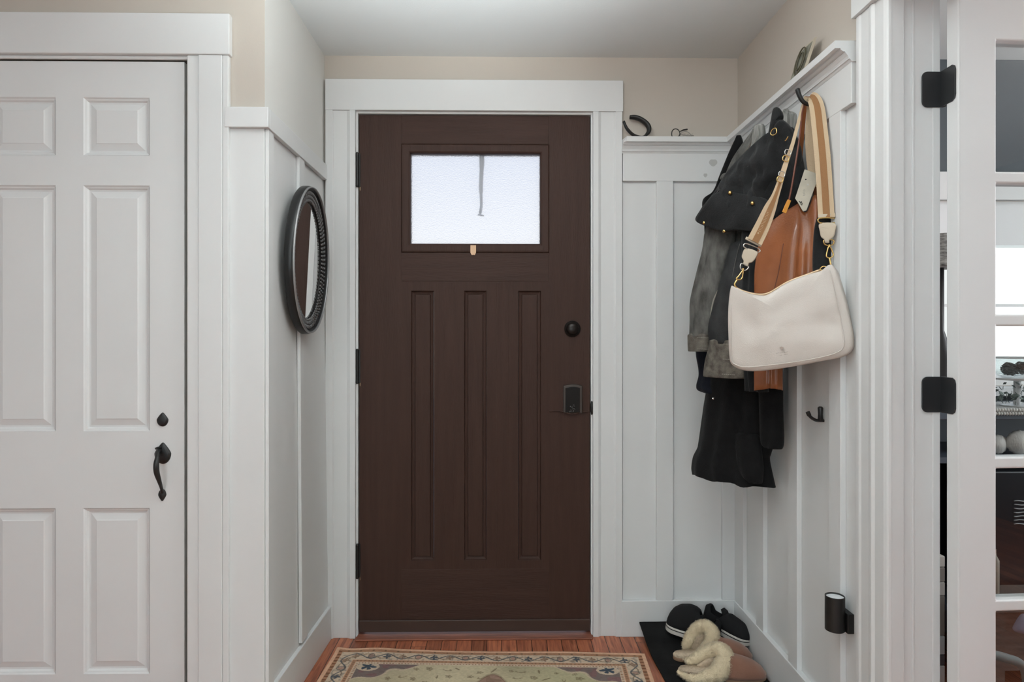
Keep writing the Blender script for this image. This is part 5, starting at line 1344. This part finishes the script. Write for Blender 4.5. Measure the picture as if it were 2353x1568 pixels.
for k, (dx, dy, dz) in enumerate(((-.030, -.02, .030), (.000, -.025, .034), (-.012, .015, .030), (.030, -.01, .032))):
    bm = bmesh.new()
    for j in range(60):
        ph = j*2.4; tt2 = j/59; r_ = .019*math.sin(math.pi*(.12+.82*tt2)); c_ = Vector((r_*math.cos(ph), r_*math.sin(ph), -.020+.042*tt2))
        tr_ = bmesh.ops.create_icosphere(bm, subdivisions=1, radius=.0048)
        for v in tr_['verts']: v.co = Vector((v.co.x, v.co.y, v.co.z*.5))+c_
    tr_ = bmesh.ops.create_icosphere(bm, subdivisions=2, radius=.016)
    for v in bm.verts: v.co = Vector((v.co.x+bx_+dx, v.co.y+by_+.02+dy, v.co.z+bz_+dz))
    o = obj('pine_cone', bm, M_cone, smooth=False); tag(o, 'grey-brown pine cone in the clear glass bowl', 'pine cone', 'pine cones in the glass bowl')
# shells on the upper shelf
M_shell = mat('white_shell', (.58, .57, .54), .6, bump=.6, bscale=60, stretch=(4, 1, 1))
def scallop(c_, r_, lab):
    bm = bmesh.new(); n = 40; rings = []
    for i in range(9):
        t = i/8
        rings.append([bm.verts.new((c_[0]+r_*t*math.cos(a)*(1+.04*math.cos(16*a)*t), c_[1]-r_*.45*math.cos(t*1.5)+.0, c_[2]+r_*t*math.sin(a)*.9*(1+.04*math.cos(16*a)*t))) for a in np.linspace(0, 2*math.pi, n+1)[:-1]])
    for A, B in zip(rings, rings[1:]):
        for k in range(n): bm.faces.new((A[k], A[(k+1) % n], B[(k+1) % n], B[k]))
    bk_ = [bm.verts.new(v.co+Vector((0, .006, 0))) for v in rings[-1]]
    for k in range(n): bm.faces.new((rings[-1][k], rings[-1][(k+1) % n], bk_[(k+1) % n], bk_[k]))
    bm.faces.new(bk_)
    tag(obj('scallop_shell', bm, M_shell, smooth=True), lab, 'shell', 'shells on the console shelf')
scallop((XG(2293, 2.22), 2.22, z_sh+.034), .036, 'smaller white shell at the left on the console shelf')
scallop((XG(2338, 2.22), 2.21, z_sh+.042), .046, 'larger white shell at the right on the console shelf')
# black audio box below, with pale ribbed vent
YV = 2.15; z1b = ZG(1084, YV); z0b = ZG(1376, YV)
ab = thing('black_heater', 'black box heater with a pale ribbed vent in the study', 'heater', (2.0, YV, z0b))
obj('heater_body', boxes([(1.56, 2.46, YV+.0, YV+.25, z0b, z1b)]), mat('satin_black_blue', (.008, .010, .013), .3), ab, bevel=.006)
bm = bmesh.new(); vx = XG(2329, YV)
for k in range(7):
    z = ZG(1152+k*8.8, YV); tube_mesh([(vx+i*.008, YV-.002, z+.0012*math.sin(i*1.1+k)) for i in range(22)], .0019, 6, bm=bm)
obj('vent', bm, mat('pale_grey_metal', (.34, .35, .36), .4), ab, smooth=True)
# small bottle in front of it
bl_x = XG(2288, 2.05)
btl = thing('small_bottle', 'slim beige bottle beside the black heater', 'bottle', (bl_x, 2.06, .5))
zb0 = ZG(1364, 2.06)
obj('bottle_body', lathe([(.014, zb0), (.016, zb0+.004), (.0165, zb0+.105), (.008, zb0+.122), (.008, zb0+.128), (.0001, zb0+.128)], (bl_x, 2.06, 0), 'z', 24), mat('beige_plastic', (.24, .21, .17), .4), btl, smooth=True)
obj('cap', lathe([(.0085, zb0+.128), (.0085, zb0+.142), (.0001, zb0+.143)], (bl_x, 2.06, 0), 'z', 20), M_silver, btl)
# bench that the bottle and folded cloths stand on
bn_z = zb0
bch = thing('storage_bench', 'dark wood bench below the heater in the study', 'bench', (2.1, 2.1, 0))
M_dkwood = mat('dark_weathered_wood', (.045, .040, .036), .6, col2=(.10, .09, .08), vscale=8, stretch=(1, 1, 9))
obj('bench_top', boxes([(1.50, 2.5, 1.98, 2.13, bn_z-.03, bn_z)]), M_dkwood, bch, bevel=.003)
for x in (1.52, 2.44): obj('leg', boxes([(x, x+.04, 2.0, 2.11, 0, bn_z-.03)]), M_dkwood, bch)
obj('front_panel', boxes([(1.56, 2.44, 2.04, 2.055, .12, bn_z-.03)]), M_dkwood, bch)
# light blue cloth wedge and grey-green chair arm
ch = thing('armchair', 'grey-green armchair back low in the study', 'chair', (1.97, 1.85, 0))
yy = 1.86
pA = [(2288, 1512), (2300, 1518), (2318, 1522), (2336, 1530), (2346, 1548), (2350, 1575), (2352, 1640), (2380, 1640), (2392, 1560), (2372, 1530), (2340, 1516), (2312, 1508), (2288, 1503)]
obj('backrest_rail', tube_mesh([Vector(q) for q in cr([tuple(P(a, b, Y=yy)) for a, b in ((2270, 1503), (2290, 1507), (2315, 1514), (2340, 1523), (2356, 1542), (2362, 1580), (2364, 1640))], 6)], .013, 14), mat('grey_green_velvet', (.16, .20, .20), .8), ch, smooth=True)
xx0 = P(2270, 1503, Y=yy).x; xx1 = P(2364, 1640, Y=yy).x; z_b = P(2364, 1640, Y=yy).z
obj('seat', boxes([(xx0-.30, xx1+.015, yy-.20, yy+.05, .14, z_b+.0)]), bpy.data.materials['grey_green_velvet'], ch, bevel=.03, seg=4)
for sx in (xx0-.28, xx1-.03):
    for sy in (yy-.18, yy+.02): obj('leg', boxes([(sx, sx+.025, sy, sy+.025, 0, .145)]), M_dkwood, ch)
blu = obj('folded_cloth', pillow([(2330, 1450), (2338, 1430), (2352, 1412), (2362, 1420), (2368, 1445), (2356, 1456)], lambda a, b: 1.955, .03, rings=6), mat('lavender_blue_cloth', (.20, .23, .33), .9), smooth=True)
tag(blu, 'pale blue cloth folded on the dark wood bench', 'cloth')
# storage boxes seen through the narrow gap
YG = 2.10; gx0 = XG(2140, YG); gx1 = XG(2186, YG)
stk = [(1278, 1302, (.50, .48, .44), 'pale beige box on top of the stack behind the hinges'), (1304, 1336, (.22, .20, .18), 'brown-grey box second in the stack behind the hinges'), (1338, 1368, (.40, .38, .35), 'light taupe box in the stack behind the hinges'), (1370, 1460, (.20, .185, .165), 'tall taupe box in the stack behind the hinges'), (1462, 1503, (.52, .57, .60), 'pale blue box low in the stack behind the hinges'), (1505, 1528, (.10, .10, .11), 'charcoal box low in the stack behind the hinges')]
zb_last = None
for i, (a, b, c_, lab) in enumerate(stk):
    z1 = ZG(a, YG); z0 = ZG(b+2, YG)
    o = obj('storage_box', boxes([(gx0, gx1-.02, YG, YG+.035, z0, z1-.001)]), mat('box_%d' % i, c_, .7, bump=.1), bevel=.003)
    tag(o, lab, 'box', 'boxes stacked behind the hinges')
z1 = ZG(1530, YG)
tag(obj('storage_box', boxes([(gx0, gx1-.02, YG, YG+.035, 0, z1-.001)]), mat('box_9', (.62, .66, .68), .7), bevel=.003), 'white-blue crate on the floor under the stack', 'box', 'boxes stacked behind the hinges')

# ------------------------------------------------------------------ unseen ceiling lamps, added for their light
def added_ceiling_lamp(x, y, power, lab, r=.11, col=(1, .98, .955), glow=3.0):
    """added unseen semi-flush lamp: canopy, stem and an opal bowl open at the top that washes the ceiling"""
    t = thing('added_ceiling_lamp', lab, 'lamp', (x, y, CEIL))
    obj('canopy', lathe([(.03, CEIL-.012), (.04, CEIL), (.0001, CEIL)], (x, y, 0), 'z', 32), M_orb, t)
    obj('stem', lathe([(.005, CEIL-.09), (.005, CEIL-.008)], (x, y, 0), 'z', 16), M_orb, t)
    bm = bmesh.new(); n = 40; R = []
    for rr_, h in ((.012, CEIL-.094), (r*.6, CEIL-.088), (r*.9, CEIL-.074), (r, CEIL-.058), (r*.97, CEIL-.058), (r*.86, CEIL-.071), (r*.56, CEIL-.083), (.012, CEIL-.088)):
        R.append([bm.verts.new((x+rr_*math.cos(2*math.pi*k/n), y+rr_*math.sin(2*math.pi*k/n), h)) for k in range(n)])
    for A, B in zip(R, R[1:]):
        for k in range(n): bm.faces.new((A[k], A[(k+1) % n], B[(k+1) % n], B[k]))
    obj('lamp_shade', bm, mat('opal_glass_%g' % glow, (1, .98, .95), .5, emit=glow), t, smooth=True)
    l = bpy.data.lights.new('added_ceiling_light', 'POINT'); l.energy = power; l.shadow_soft_size = .02; l.color = col
    o = bpy.data.objects.new('added_ceiling_light', l); sc.collection.objects.link(o); o.location = (x, y, CEIL-.045)
    return t
gt = thing('added_ceiling_lamp', 'unseen opal globe ceiling lamp added to light the entry walls', 'lamp', (.08, 1.56, CEIL))
obj('canopy', lathe([(.05, CEIL-.022), (.055, CEIL), (.0001, CEIL)], (.08, 1.56, 0), 'z', 32), M_orb, gt)
obj('glass_globe', lathe([(.0001+.088*math.sin(t), CEIL-.105-.088*math.cos(t)) for t in np.linspace(0, math.pi, 17)], (.08, 1.56, 0), 'z', 32), mat('opal_globe', (1, .97, .93), .5, emit=18), gt, smooth=True)
added_ceiling_lamp(-.9, -1.2, 14, 'unseen opal bowl ceiling lamp added to light the living room', r=.2, glow=30)
added_ceiling_lamp(2.3, .9, 16, 'unseen opal bowl ceiling lamp added to light the study', glow=40)
